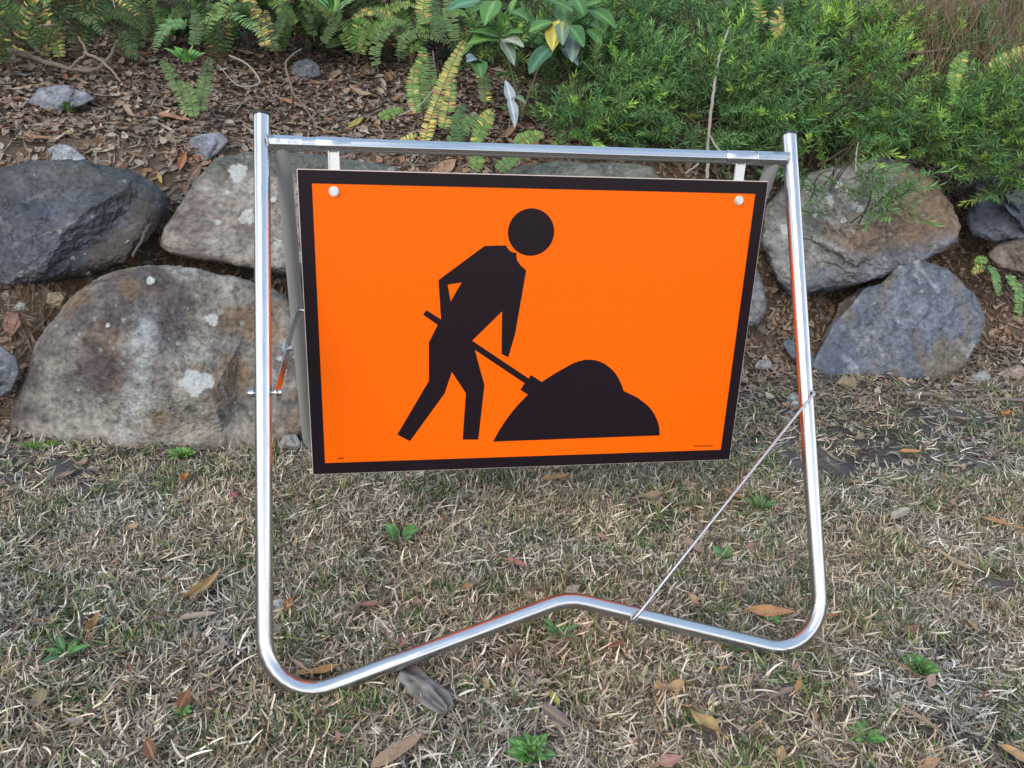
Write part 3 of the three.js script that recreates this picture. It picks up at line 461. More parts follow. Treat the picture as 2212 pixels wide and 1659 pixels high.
[
  [440, 1272, 118, 38, 'long curled ochre leaf with a folded tip, left of the stand\'s left leg', { col: OCH, curl: .3, ratio: .26, fold: .5, rib: [.5, .4, .25] }],
  [428, 1330, 70, 8, 'flat pinkish grey leaf just below the long curled ochre leaf', { col: [.36, .28, .24], curl: .05, ratio: .26 }],
  [205, 1350, 62, 60, 'crumpled ochre leaf pair at the left, below the bare soil', { col: OCH, curl: .35, ratio: .42, fold: .8 }],
  [622, 1308, 40, 60, 'small orange brown leaf touching the left leg on its right', { col: OR, curl: .2, ratio: .55, fold: .6 }],
  [688, 1450, 92, 10, 'ochre leaf behind the left foot bend of the stand', { col: [.42, .24, .09], curl: .12, ratio: .34, fold: .2 }],
  [396, 1512, 56, 62, 'upright rust brown leaf below the left foot bend', { col: [.26, .11, .045], curl: .15, ratio: .42, roll: .5 }],
  [326, 1622, 66, -68, 'dark brown leaf at the bottom edge, left', { col: BRN, curl: .2, ratio: .36, roll: .4 }],
  [86, 1508, 56, 75, 'dull olive leaf lying near the lower left corner', { col: [.23, .19, .11], curl: .1, ratio: .6 }],
  [400, 1036, 38, 80, 'bright orange folded leaf in front of the largest boulder', { col: [.50, .20, .05], curl: .3, ratio: .6, fold: 1.0 }],
  [505, 1070, 24, -40, 'tiny magenta leaf left of the left leg', { col: [.32, .08, .11], ratio: .5 }],
  [622, 1071, 58, 8, 'cream leaf right of the left leg, under the sign\'s corner', { col: [.50, .41, .29], curl: .12, ratio: .32 }],
  [285, 1140, 28, 20, 'small tan leaf by the bare soil at the left', { col: [.44, .28, .14], ratio: .6, curl: .3 }],
  [798, 1307, 58, 2, 'pinkish brown oval leaf in the lawn right of the left leg', { col: PK, curl: .06, ratio: .34 }],
  [1116, 1218, 46, -18, 'reddish pink curled leaf below the middle of the sign', { col: [.36, .13, .11], curl: .2, ratio: .34, fold: .6 }],
  [1408, 1072, 68, 12, 'tan leaf with dark edge below the sign\'s right part', { col: [.36, .24, .12], curl: .16, ratio: .34 }],
  [1200, 1032, 66, 10, 'flat orange brown leaf right under the sign\'s bottom edge', { col: [.38, .19, .08], curl: .08, ratio: .3 }],
  [1582, 1072, 54, -25, 'tan leaf crossed by the thin stay rod', { col: [.40, .23, .10], curl: .22, ratio: .48, fold: .5 }],
  [1663, 1320, 98, -2, 'large orange brown oval leaf above the right foot bar', { col: [.44, .22, .10], curl: .07, ratio: .27, fold: .15 }],
  [1498, 1302, 46, -50, 'twisted light tan leaf beside the lower end of the stay rod', { col: [.42, .28, .17], curl: .5, ratio: .34, fold: .8 }],
  [1447, 1488, 72, 5, 'ragged curled tan leaf below the right foot bar', { col: TAN, curl: .4, ratio: .42, fold: .4, wave: .2 }],
  [1525, 1562, 112, -38, 'torn yellow tan leaf lying diagonally near the bottom edge', { col: [.48, .33, .13], curl: .08, ratio: .3, wave: .2, spotty: .5 }],
  [858, 1622, 128, 33, 'largest fallen leaf, pale brown and flat at the bottom edge', { col: [.36, .25, .17], curl: .04, ratio: .27, fold: .12, spotty: .5 }],
  [1197, 1512, 46, -62, 'yellow green leaf below the middle of the foot bar', { col: [.42, .42, .07], curl: .14, ratio: .42, fold: .5 }],
  [1050, 1478, 34, -70, 'pale yellow brown leaf above the wood chunk\'s right side', { col: [.36, .29, .14], curl: .1, ratio: .42, spotty: .6 }],
  [2061, 1213, 86, -30, 'tan leaf lying in the lawn right of the right leg', { col: [.44, .29, .17], curl: .08, ratio: .3 }],
  [1945, 1110, 72, 30, 'silver grey leaf right of the right leg', { col: [.40, .37, .31], curl: .06, ratio: .32 }],
  [2165, 1131, 78, -16, 'orange brown pointed leaf near the right edge', { col: [.42, .20, .08], curl: .07, ratio: .24 }],
  [2198, 1632, 60, -30, 'orange tan leaf in the lower right corner', { col: [.48, .28, .12], curl: .1, ratio: .4 }],
  [1686, 1630, 46, 85, 'ochre leaf at the bottom edge right of centre', { col: [.38, .26, .10], curl: .2, ratio: .42 }],
  [1447, 1643, 56, 18, 'pinkish red leaf cut by the bottom edge', { col: [.36, .19, .16], curl: .08, ratio: .4 }],
  [1203, 1548, 90, -35, 'dark grey brown leaf near the yellow green leaf', { col: [.16, .13, .12], curl: .06, ratio: .28 }],
  [2174, 898, 38, 30, 'small orange curled leaf on the bare soil at the right edge', { col: [.46, .18, .06], curl: .4, ratio: .5, fold: .8 }],
  [1966, 975, 46, 0, 'flat orange leaf on the thin lawn right of the right leg', { col: [.46, .22, .09], curl: .06, ratio: .26 }],
  [1909, 806, 54, -18, 'curved cream leaf resting at the foot of the slate slab', { col: [.50, .42, .26], curl: .25, ratio: .32 }],
  [1690, 1498, 72, 25, 'long brown grey leaf below the right foot bar, near the white pebble', { col: [.27, .21, .16], curl: .08, ratio: .26 }],
  [1725, 1480, 50, 75, 'narrow orange leaf beside the long brown grey leaf', { col: [.48, .25, .08], curl: .1, ratio: .22 }],
  [1800, 1330, 26, 20, 'small red orange leaf hidden behind the right leg', { col: [.46, .18, .08], ratio: .5 }],
  [2010, 1470, 46, 60, 'pinkish leaf beside the round green weed', { col: [.36, .24, .2], ratio: .4, roll: .5 }],
  [1965, 1450, 66, -30, 'thin red brown leaf left of the round green weed', { col: [.30, .16, .11], ratio: .2 }],
  [2000, 1560, 96, -35, 'long pale stalk like leaf left of the lower right corner', { col: [.36, .25, .17], ratio: .16, curl: .04 }],
  [2005, 1650, 60, 18, 'orange brown leaf at the bottom edge, right', { col: [.38, .22, .12], ratio: .34 }],
  [1235, 1275, 40, 30, 'pale grey leaf standing behind the peak of the foot bar', { col: [.37, .30, .25], ratio: .45, roll: .7 }],
  [1500, 1180, 60, -35, 'faded brown leaf under the thin stay rod', { col: [.27, .19, .14], ratio: .3 }],
  [1010, 1268, 30, 20, 'small chestnut leaf above the foot bar\'s left half', { col: [.30, .15, .08], ratio: .45, curl: .3 }],
  [650, 1440, 60, -35, 'pale straw coloured leaf strip inside the left foot bend', { col: [.46, .36, .22], ratio: .2 }],
].forEach(([x, y, l, d, label, o]) => fallenLeaf(x, y, l, d, label, o));
for (const [x, y] of [[60, 1320], [250, 1210], [500, 1560], [560, 1620], [730, 1590], [960, 1120], [1300, 1160], [1330, 1395], [1560, 1445], [1760, 1540], [1840, 1480], [2100, 1350], [2130, 1500], [1850, 1040], [2080, 1010], [720, 1140], [870, 1390], [1080, 1580], [1620, 1180], [1380, 1600], [160, 1560], [280, 1440], [480, 1390], [1720, 1440], [2060, 1090]])
  fallenLeaf(x, y, rr(24, 44), rr(0, 360), 'small faded brown leaf lying loose in the dry lawn', { col: pick([GR, BRN, TAN, PK, [.3, .2, .13]]), ratio: rr(.24, .45), curl: rr(.05, .3) }, 'small faded leaves scattered over the lawn');
[
  [332, 190, 52, 75, 'long brown leaf standing upright beside the fern on the bank', { col: [.30, .19, .12], curl: .1, roll: .6 }],
  [376, 256, 66, -12, 'broad salmon brown leaf under the fern on the bank', { col: [.40, .21, .13], curl: .12, ratio: .42 }],
  [395, 350, 46, 70, 'folded red brown leaf in the gap between the two upper left boulders', { col: [.34, .13, .06], curl: .2, ratio: .4, fold: .8 }],
  [420, 374, 52, 55, 'dark curled leaf above the pale brown boulder\'s left shoulder', { col: [.17, .12, .09], curl: .3, ratio: .36 }],
  [345, 385, 26, -70, 'narrow yellow leaf in the gap between the upper left boulders', { col: [.48, .33, .10], ratio: .3 }],
  [258, 225, 34, 85, 'squarish grey brown leaf on the mulch of the bank', { col: [.30, .22, .17], ratio: .6 }],
  [788, 158, 74, 78, 'big curved brown leaf on the bank above the crossbar', { col: [.34, .22, .14], curl: .3, ratio: .32 }],
  [838, 168, 54, 65, 'pointed chestnut leaf beside the big curved leaf', { col: [.34, .16, .09], curl: .15, ratio: .36, roll: .4 }],
  [960, 366, 70, 35, 'wide pale brown leaf lodged between crossbar and sign', { col: [.42, .27, .17], curl: .16, ratio: .5 }],
  [715, 290, 52, -8, 'grey white leaf on the mulch above the left collar', { col: [.45, .42, .39], curl: .1, ratio: .26 }],
  [620, 268, 46, 12, 'pale tan leaf just right of the left end cap', { col: [.42, .31, .21], curl: .1, ratio: .32 }],
  [640, 300, 44, 32, 'cream leaf close to the top of the left leg', { col: [.48, .40, .29], curl: .12, ratio: .36 }],
  [768, 266, 52, 30, 'yellow olive leaf on the mulch above the crossbar', { col: [.38, .32, .06], curl: .1, ratio: .26 }],
  [785, 285, 44, -22, 'white cream leaf above the crossbar', { col: [.52, .46, .36], ratio: .26 }],
  [150, 286, 20, 0, 'small yellow leaf on the mulch left of the stones', { col: [.46, .42, .06], ratio: .5 }],
  [1140, 275, 40, 60, 'dark chestnut leaf under the needle shrub\'s left end', { col: [.28, .12, .06], curl: .25, ratio: .5 }],
  [1290, 150, 44, 50, 'rust brown leaf caught in the needle shrub', { col: [.32, .17, .10], ratio: .4 }],
  [1360, 372, 30, -20, 'olive leaf on the green grey boulder above the sign', { col: [.30, .27, .10], ratio: .5 }],
  [2140, 605, 40, -15, 'red brown leaf beside the small fern at the right', { col: [.28, .12, .07], ratio: .4 }],
  [215, 325, 38, 2, 'pale straw leaf on top of the dark left boulder', { col: [.48, .43, .33], ratio: .24 }],
  [35, 193, 40, 5, 'pinkish grey leaf at the left edge of the bank', { col: [.38, .29, .23], ratio: .32 }],
].forEach(([x, y, l, d, label, o]) => fallenLeaf(x, y, l, d, label, { lift: .012, ...o }));
for (let k = 0; k < 120; k++) {
  const x = rr(-1.9, 1.3), s = rr(.52, 1.9), z = toe(x) - s, y = height(x, z) + .012; const up = slopeNormal(x, z);
  const m = obj('fallen_leaf', leafGeo(rr(.06, .125), rr(.018, .034), { col: pick([[.32, .17, .10], [.24, .13, .08], [.38, .26, .17], [.20, .13, .10], [.46, .37, .28], [.42, .28, .19], [.44, .39, .33], [.30, .12, .06]]), curl: rr(.05, .35), fold: rr(.1, .7) }), M.dry);
  m.position.set(x, y, z); m.quaternion.setFromUnitVectors(V(0, 1, 0), up.lerp(V(rr(-1, 1), .4, rr(-1, 1)), .3).normalize()).multiply(new THREE.Quaternion().setFromAxisAngle(V(0, 1, 0), rr(0, 6.283)));
  tag(m, 'brown gum leaf lying on the mulch of the bank', 'leaf', 'brown gum leaves scattered over the bank');
}

// ---------------------------------------------------------------- sticks, twigs and wood
const BARK = [.20, .165, .135], PALEBARK = [.34, .31, .27];
function twig(label, ptsPx, r0, r1, col, branches = [], name = 'twig') {
  const g = thing(name, label, name); const P = ptsPx.map(([x, y, w]) => w > 0 ? atF(x, y, w) : hit(x, y, -w || .008)); g.position.copy(P[0]);
  const mk = (pp, a, b, nm) => { const c = new THREE.CatmullRomCurve3(pp.map(p => p.clone().sub(P[0]))); const n = Math.max(8, pp.length * 7), q = []; for (let k = 0; k <= n; k++) { const v = c.getPoint(k / n); v.x += .0022 * nz(k * .7, r0 * 900, 1) * (r0 / .004 + .3); v.y += .0022 * nz(k * .7, 4, r0 * 900) * (r0 / .004 + .3); q.push(v); } obj(nm, new MB().tube(q, a, b, col, 7).geo(), M.wood, g); };
  mk(P, r0, r1, 'stem'); for (const br of branches) mk(br.map(([x, y, w]) => w > 0 ? atF(x, y, w) : hit(x, y, -w || .008)), r0 * .6, r1 * .6, 'branch'); return g;
}
twig('grey bent dead branch sagging across the upper left of the bank', [[-30, 95, 2.75], [70, 125, 2.75], [150, 148, 2.78], [200, 152, 2.8], [232, 130, 2.85], [250, 95, 2.95]], .010, .006, [.23, .18, .14], [[[150, 148, 2.78], [185, 112, 2.75], [170, 80, 2.75]], [[185, 112, 2.75], [230, 140, 2.72], [262, 178, 2.7]], [[80, 128, 2.75], [40, 110, 2.7], [-10, 122, 2.68]]]);
twig('pale forked twig above the dead branch, upper left', [[60, 62, 2.9], [120, 55, 2.9], [180, 62, 2.9], [215, 45, 2.95], [265, 38, 3.0]], .006, .003, PALEBARK, [[[180, 62, 2.9], [150, 50, 2.85], [95, 5, 2.85]], [[245, 40, 2.98], [248, 15, 3.0], [240, -10, 3.0]]]);
twig('thin dark stick lying in the gap beside the pale brown boulder', [[384, 404, 2.32], [350, 440, 2.28], [318, 495, 2.24], [285, 555, 2.2]], .0065, .004, [.10, .085, .08]);
twig('thin grey sapling stem rising behind the crossbar, right of centre', [[1528, 385, 2.6], [1530, 300, 2.58], [1540, 210, 2.55], [1552, 130, 2.58], [1575, 60, 2.7]], .006, .004, PALEBARK, [[[1530, 288, 2.58], [1548, 318, 2.55], [1570, 338, 2.54]], [[1535, 330, 2.58], [1500, 360, 2.56], [1480, 375, 2.56]]]);
twig('long bare stick lying on the soil at the right edge', [[1930, 850], [2000, 852], [2070, 864], [2140, 862], [2240, 868]], .009, .006, [.19, .15, .13]);
twig('bare twig curving over the mulch above the sign\'s crossbar', [[855, 280], [862, 250, 2.62], [900, 232, 2.62], [940, 190, 2.64]], .0035, .002, PALEBARK);
twig('upright grey twig in front of the fern clump above the crossbar', [[952, 262, 2.7], [950, 215, 2.7], [942, 160, 2.72], [935, 110, 2.75]], .004, .0022, [.22, .18, .15], [[[950, 215, 2.7], [965, 190, 2.68], [970, 150, 2.7]]]);
twig('looping pale twig right of the fern on the bank, upper left', [[495, 120, 2.8], [535, 140, 2.74], [560, 180, 2.68], [520, 186, 2.66], [470, 140, 2.7]], .0035, .002, PALEBARK);
twig('brown forked twig beside the dark slate stone under the ferns', [[628, 250], [632, 200, 2.68], [618, 135, 2.74], [650, 105, 2.82]], .005, .003, [.19, .15, .12], [[[632, 200, 2.68], [660, 235, 2.62], [680, 262, 2.6]]]);
twig('bent pale branch in front of the upper right shrub', [[1940, 115, 2.95], [2000, 112, 2.93], [2070, 100, 2.95], [2150, 80, 3.0]], .0045, .003, [.30, .24, .2]);
twig('thin twig leaning on the lichen covered boulder at the right', [[1848, 372, 2.62], [1850, 330, 2.64], [1854, 308, 2.68]], .003, .002, PALEBARK, [[[1848, 350, 2.62], [1885, 380, 2.6]]]);
for (const [x, y, x2, y2, l] of [[1300, 1240, 1350, 1232, 'short straw stick above the right foot bar'], [1395, 1480, 1430, 1425, 'grey stick below the right foot bar, beside the ragged leaf'], [2030, 1500, 2100, 1545, 'pale bent stick in the lower right lawn'], [700, 255, 760, 238, 'thin dry stick on the mulch above the left collar'], [40, 300, 110, 268, 'thin brown stick on the mulch at the left edge'], [140, 215, 230, 235, 'grey stick on the mulch behind the flat slate shard']])
  twig(l, [[x, y], [(x + x2) / 2 + 4, (y + y2) / 2 - 5], [x2, y2]], .004, .0025, pick([BARK, PALEBARK, [.28, .22, .16]]), [], 'stick');
{ // weathered chunk of wood in the lawn
  const h = hit(918, 1492, .014), e = hit(962, 1540, .014), s0 = hit(872, 1455, .014); clear.push({ x: h.x, z: h.z, r: .04 }, { x: e.x, z: e.z, r: .03 }, { x: s0.x, z: s0.z, r: .03 }); const g = thing('wood_chunk', 'weathered grey chunk of wood lying in the lawn below the foot bar', 'wood', h);
  const d = e.clone().sub(s0), L = d.length() * 1.05, b = new MB(); d.normalize(); const up = V(0, 1, 0), sd = V().crossVectors(d, up).normalize(), S = 34, K = 20; let prev;
  for (let i = 0; i <= S; i++) { const t = i / S, row = [], env = Math.min(1, ss(0, .1, t) * .5 + .5) * (1 - .35 * ss(.75, 1, t)); for (let k = 0; k < K; k++) { const a = k / K * 6.2832, fa = fbm(Math.cos(a) * 2 + 3, Math.sin(a) * 2, t * 1.6, 3), gv = fbm(Math.cos(a) * 7, Math.sin(a) * 7, t * 2.2, 3), r = env * (.017 + .012 * fa + .016 * gv), ex = (i === 0 || i === S) ? .0 : r; const q = d.clone().multiplyScalar((t - .5) * L + .004 * fa).addScaledVector(sd, Math.cos(a) * ex * 1.25).addScaledVector(up, Math.sin(a) * ex * .8); const c = mix3([.07, .066, .066], [.26, .25, .24], ss(-.2, .2, gv)); row.push(b.vv(q, mix3(c, [.17, .11, .07], .7 * ss(.05, .25, fa)), t, a)); } if (prev) for (let k = 0; k < K; k++) b.quad(prev[k], prev[(k + 1) % K], row[(k + 1) % K], row[k]); prev = row; }
  obj('wood_body', b.geo(), M.wood, g);
}
// ---------------------------------------------------------------- ferns
function frond(b0, b1, b2, opt) { // curved midrib carrying two rows of leaflets
  const { wid = .027, n = 27, face = V(0, .5, .85), green = [.075, .15, .055], yellow = 0, yspan = [0, 1] } = opt, b = new MB();
  const P = t => bez(b0, b1, b2, t), q = []; for (let k = 0; k <= 16; k++) q.push(P(k / 16)); const brown = [.12, .085, .04]; b.tube(q, .0016, .0006, brown, 4);
  const fn = face.clone().normalize();
  for (let k = 0; k < n; k++) {
    const t = .1 + .88 * (k + .5) / n, p = P(t), tg = P(Math.min(1, t + .02)).sub(P(t - .02)).normalize(), side = V().crossVectors(tg, fn).normalize(), nrm = V().crossVectors(side, tg).normalize();
    const L = wid * Math.pow(Math.sin(Math.PI * Math.min(1, (.12 + .85 * t))), .6) * rr(.88, 1.08), w = Math.min(L * .36, .0066) * rr(.85, 1.1);
    for (const s of [-1, 1]) {
      if (rnd() < .03) continue;
      const isY = rnd() < (t > yspan[0] && t < yspan[1] ? yellow : yellow * .12), br = rr(.75, 1.3), c = (isY ? pick([[.46, .38, .09], [.38, .37, .12], [.33, .20, .08]]) : green).map(v => v * br), c2 = c.map(v => v * 1.12);
      const dir = side.clone().multiplyScalar(s).addScaledVector(tg, .16 + rr(-.1, .12)).addScaledVector(nrm, rr(-.3, .18)).normalize(), ac = tg.clone().addScaledVector(nrm, rr(-.25, .25)).normalize();
      const A = p.clone().addScaledVector(ac, -w * .45), B2 = p.clone().addScaledVector(ac, w * .45), mA = p.clone().addScaledVector(dir, L * .5).addScaledVector(ac, -w * .55).addScaledVector(nrm, .0012), mB = p.clone().addScaledVector(dir, L * .5).addScaledVector(ac, w * .55).addScaledVector(nrm, .0012), eA = p.clone().addScaledVector(dir, L * .9).addScaledVector(ac, -w * .35).addScaledVector(nrm, -.001), eB = p.clone().addScaledVector(dir, L).addScaledVector(ac, w * .3).addScaledVector(nrm, -.0015);
      const i = [b.vv(A, c), b.vv(B2, c), b.vv(mA, c2), b.vv(mB, c2), b.vv(eA, c), b.vv(eB, c)]; b.quad(i[0], i[1], i[3], i[2]); b.quad(i[2], i[3], i[5], i[4]);
    }
  }
  return b.geo();
}
function fern(label, fronds, opt = {}) { // fronds: [[px,py,w] x3, options]
  const [x, y, w] = fronds[0][0], root = atF(x, y, w), g = thing('fern', label, 'fern', root);
  for (const [a, m, c, o] of fronds) { const P = [a, m, c].map(q => atF(q[0], q[1], q[2]).sub(root)); P[1].multiplyScalar(2).addScaledVector(P[0], -.5).addScaledVector(P[2], -.5); obj('frond', frond(P[0], P[1], P[2], { face: V(rr(-.35, .35), rr(.2, .7), 1), ...opt, ...o }), M.leafy, g); }
  return g;
}
const LT = [.13, .225, .055], DKG = [.05, .105, .03], BLG = [.085, .155, .045];
fern('fern with bright arching fronds on the bank, upper left of the stand', [
  [[415, 262, 2.56], [382, 182, 2.58], [345, 128, 2.62], { green: BLG }], [[430, 250, 2.56], [440, 188, 2.6], [455, 122, 2.64], { green: BLG }], [[420, 262, 2.56], [412, 215, 2.56], [398, 176, 2.58], { green: BLG, n: 24 }],
  [[412, 60, 2.72], [500, 32, 2.66], [573, 90, 2.6], { green: [.13, .25, .075], wid: .03, face: V(0, .9, .5) }], [[415, 60, 2.72], [362, 55, 2.68], [333, 118, 2.64], { green: [.10, .20, .07], wid: .028 }], [[412, 110, 2.7], [425, 60, 2.72], [415, 20, 2.75], { green: DKG }], [[430, 90, 2.75], [470, 20, 2.8], [520, -20, 2.85], { green: LT, wid: .03 }]]);
fern('dark green fern with paired fronds hanging above the dead branch', [[[270, -20, 3.0], [278, 60, 2.95], [290, 120, 2.9], { green: DKG, wid: .032 }], [[225, 25, 3.0], [258, 85, 2.92], [300, 128, 2.86], { green: DKG, wid: .03 }], [[300, -20, 3.05], [305, 50, 3.0], [300, 108, 2.95], { green: DKG, wid: .03 }], [[250, -20, 3.05], [215, 40, 3.0], [200, 85, 2.95], { green: DKG }]]);
fern('yellowing fern at the left edge above the dead branch', [[[90, 130, 2.9], [110, 80, 2.92], [128, 40, 2.95], { green: [.10, .13, .04], yellow: .55, yspan: [.2, .9] }], [[128, 132, 2.88], [122, 90, 2.9], [100, 58, 2.92], { yellow: .4, green: [.10, .14, .04] }], [[60, 120, 2.95], [40, 60, 3.0], [5, 10, 3.0], { green: DKG }], [[20, 110, 2.95], [0, 60, 3.0], [-40, 20, 3.0], { green: DKG }], [[120, 60, 3.0], [90, 20, 3.0], [50, -20, 3.05], { yellow: .3, green: DKG }]]);
fern('fern with dry yellow frond at the top, left of centre', [[[575, 110, 2.9], [560, 50, 2.95], [535, -10, 3.0], { yellow: .75, wid: .03 }], [[570, 110, 2.95], [600, 60, 3.0], [620, 0, 3.0], { green: DKG }], [[640, 60, 3.05], [610, 20, 3.05], [560, -25, 3.1], { green: LT, wid: .032 }], [[600, 120, 2.95], [580, 70, 2.98], [575, 20, 3.0], { green: [.1, .13, .05], yellow: .3 }], [[680, 90, 3.1], [655, 40, 3.1], [600, 10, 3.1], { green: DKG }], [[690, 100, 3.1], [720, 50, 3.1], [740, -10, 3.15], { green: DKG }]]);
fern('fern with one arching frond above the big curved brown leaf', [[[818, 156, 2.8], [815, 92, 2.84], [868, 46, 2.86], { green: BLG, wid: .026 }], [[860, 130, 2.85], [895, 72, 2.86], [975, 98, 2.84], { green: BLG, wid: .026 }], [[862, 135, 2.85], [880, 90, 2.88], [920, 70, 2.88], { green: DKG }]]);
fern('fern with long half yellow fronds standing behind the crossbar, centre', [
  [[900, 258, 2.66], [908, 170, 2.68], [916, 100, 2.72], { wid: .032, n: 38, green: LT, yellow: .12 }], [[930, 258, 2.64], [932, 195, 2.66], [925, 110, 2.7], { wid: .03, green: BLG }], [[905, 258, 2.64], [892, 195, 2.66], [898, 140, 2.68], { green: LT, yellow: .3 }],
  [[930, 262, 2.62], [962, 175, 2.62], [1004, 84, 2.64], { wid: .03, n: 40, green: [.2, .26, .08], yellow: .62 }], [[918, 310, 2.58], [926, 270, 2.6], [945, 215, 2.62], { yellow: .8, n: 24 }], [[955, 290, 2.58], [968, 230, 2.6], [978, 170, 2.62], { green: LT, yellow: .35 }], [[935, 30, 2.9], [918, 60, 2.85], [912, 20, 2.9], { green: LT }], [[960, 100, 2.75], [945, 40, 2.8], [940, -20, 2.85], { green: DKG, wid: .03 }], [[985, 100, 2.78], [975, 40, 2.82], [965, -20, 2.86], { green: BLG, wid: .03 }], [[925, 60, 2.82], [915, 20, 2.84], [925, -20, 2.86], { green: LT, wid: .036, yellow: .2 }]]);
fern('low fern spreading behind the middle of the crossbar', [[[966, 316, 2.52], [998, 278, 2.52], [1034, 246, 2.54], { green: BLG, wid: .03 }], [[1024, 312, 2.5], [1046, 268, 2.52], [1064, 238, 2.54], { green: LT, yellow: .35, yspan: [.55, 1], wid: .03 }], [[1022, 374, 2.46], [1032, 335, 2.48], [1022, 290, 2.5], { green: LT, yellow: .2, wid: .028 }], [[1074, 374, 2.48], [1102, 345, 2.5], [1140, 320, 2.52], { green: BLG, wid: .028 }], [[1108, 318, 2.52], [1138, 298, 2.54], [1176, 291, 2.56], { green: LT, yellow: .15, wid: .026 }], [[1050, 232, 2.64], [1046, 180, 2.66], [1032, 140, 2.7], { green: [.1, .15, .05], yellow: .2 }], [[1000, 312, 2.5], [988, 270, 2.52], [1004, 222, 2.56], { green: DKG, wid: .026 }]]);
fern('small fern sprig lying on the mulch above the crossbar', [[[815, 258, 2.58], [842, 244, 2.6], [872, 236, 2.62], { green: LT, n: 20, wid: .02 }], [[862, 312, 2.5], [885, 302, 2.5], [912, 292, 2.52], { yellow: .9, n: 14, wid: .022 }]]);
fern('fern with upright frond in the dry stems at the upper right', [[[2060, 200, 2.72], [2068, 150, 2.72], [2092, 108, 2.75], { green: LT, yellow: .1, wid: .03 }], [[2052, 240, 2.7], [2060, 215, 2.7], [2066, 185, 2.7], { green: LT, wid: .03, n: 16 }], [[2130, 150, 2.75], [2175, 130, 2.75], [2220, 100, 2.75], { green: LT, yellow: .35, wid: .03 }], [[2090, 248, 2.7], [2100, 225, 2.7], [2110, 200, 2.72], { green: BLG, n: 16 }], [[2000, 262, 2.84], [2030, 240, 2.84], [2062, 236, 2.86], { green: LT, n: 20 }]]);
fern('small fern with two drooping fronds between the right hand stones', [[[2137, 570, 2.78], [2152, 598, 2.74], [2158, 642, 2.72], { green: [.11, .21, .07], wid: .024 }], [[2166, 590, 2.78], [2200, 625, 2.74], [2194, 698, 2.7], { green: [.13, .25, .07], wid: .026 }], [[2130, 585, 2.8], [2115, 580, 2.78], [2098, 592, 2.76], { green: LT, n: 16, wid: .018, yellow: .4 }], [[2137, 570, 2.8], [2120, 560, 2.8], [2105, 572, 2.8], { green: LT, n: 14, wid: .018 }]]);
fern('yellow tipped fern among the strap leaves, top right', [[[1650, 60, 2.85], [1640, 20, 2.85], [1630, -30, 2.85], { green: LT, wid: .036, yellow: .15 }], [[1700, 70, 2.8], [1680, 55, 2.8], [1690, 15, 2.8], { yellow: .6, wid: .036, n: 18 }], [[1860, 60, 3.1], [1855, 20, 3.15], [1850, -30, 3.2], { green: BLG, wid: .034 }], [[1790, 40, 3.3], [1760, 0, 3.3], [1740, -30, 3.3], { green: LT }]]);
for (const [x, y, w, nF, L, lab, g] of [[30, 60, 3.3, 10, .5, 'dense dark fern clump filling the top left corner', DKG], [170, 30, 3.4, 9, .5, 'dark fern clump at the top edge, left of the arching fern', DKG], [480, 40, 3.35, 10, .55, 'dark fern clump behind the bright arching fern', DKG], [700, 30, 3.5, 9, .5, 'dark fern clump at the top edge above the left collar', DKG], [840, 20, 3.4, 9, .5, 'dark fern clump at the top edge left of the glossy shrub', BLG], [1010, 40, 3.45, 9, .5, 'dark fern clump behind the glossy leaved shrub', DKG], [100, 22, 3.2, 9, .36, 'mid green fern in front of the top left corner clump', BLG], [345, 8, 3.2, 9, .36, 'mid green fern behind the seedling rosette at the upper left', BLG], [600, 20, 3.2, 9, .34, 'green fern left of the dark slate stone under the ferns', BLG], [660, -8, 3.2, 8, .36, 'green fern right above the dark slate stone', DKG], [770, 30, 3.2, 8, .34, 'green fern above the big curved brown leaf', LT], [890, 30, 3.2, 8, .34, 'green fern behind the half yellow fern, centre', BLG]]) {
  const base = hit(x, y + 110); const root = base.w < w ? base : at(x, y + 110, w); const cl = thing('fern', lab, 'fern', root);
  for (let k = 0; k < nF; k++) { const a = rr(0, 6.283), l = L * rr(.6, 1.1), dx = Math.cos(a), dz = Math.sin(a) * .6 + .25; obj('frond', frond(V(0, 0, 0), V(dx * l * .3, l * .9, dz * l * .35), V(dx * l * .85, l * rr(.25, .8), dz * l * .9), { green: g.map(v => v * rr(.8, 1.3)), wid: .032, n: 36, yellow: rnd() < .1 ? .4 : .02, face: V(rr(-.5, .5), .7, .8) }), M.leafy, cl); }
}
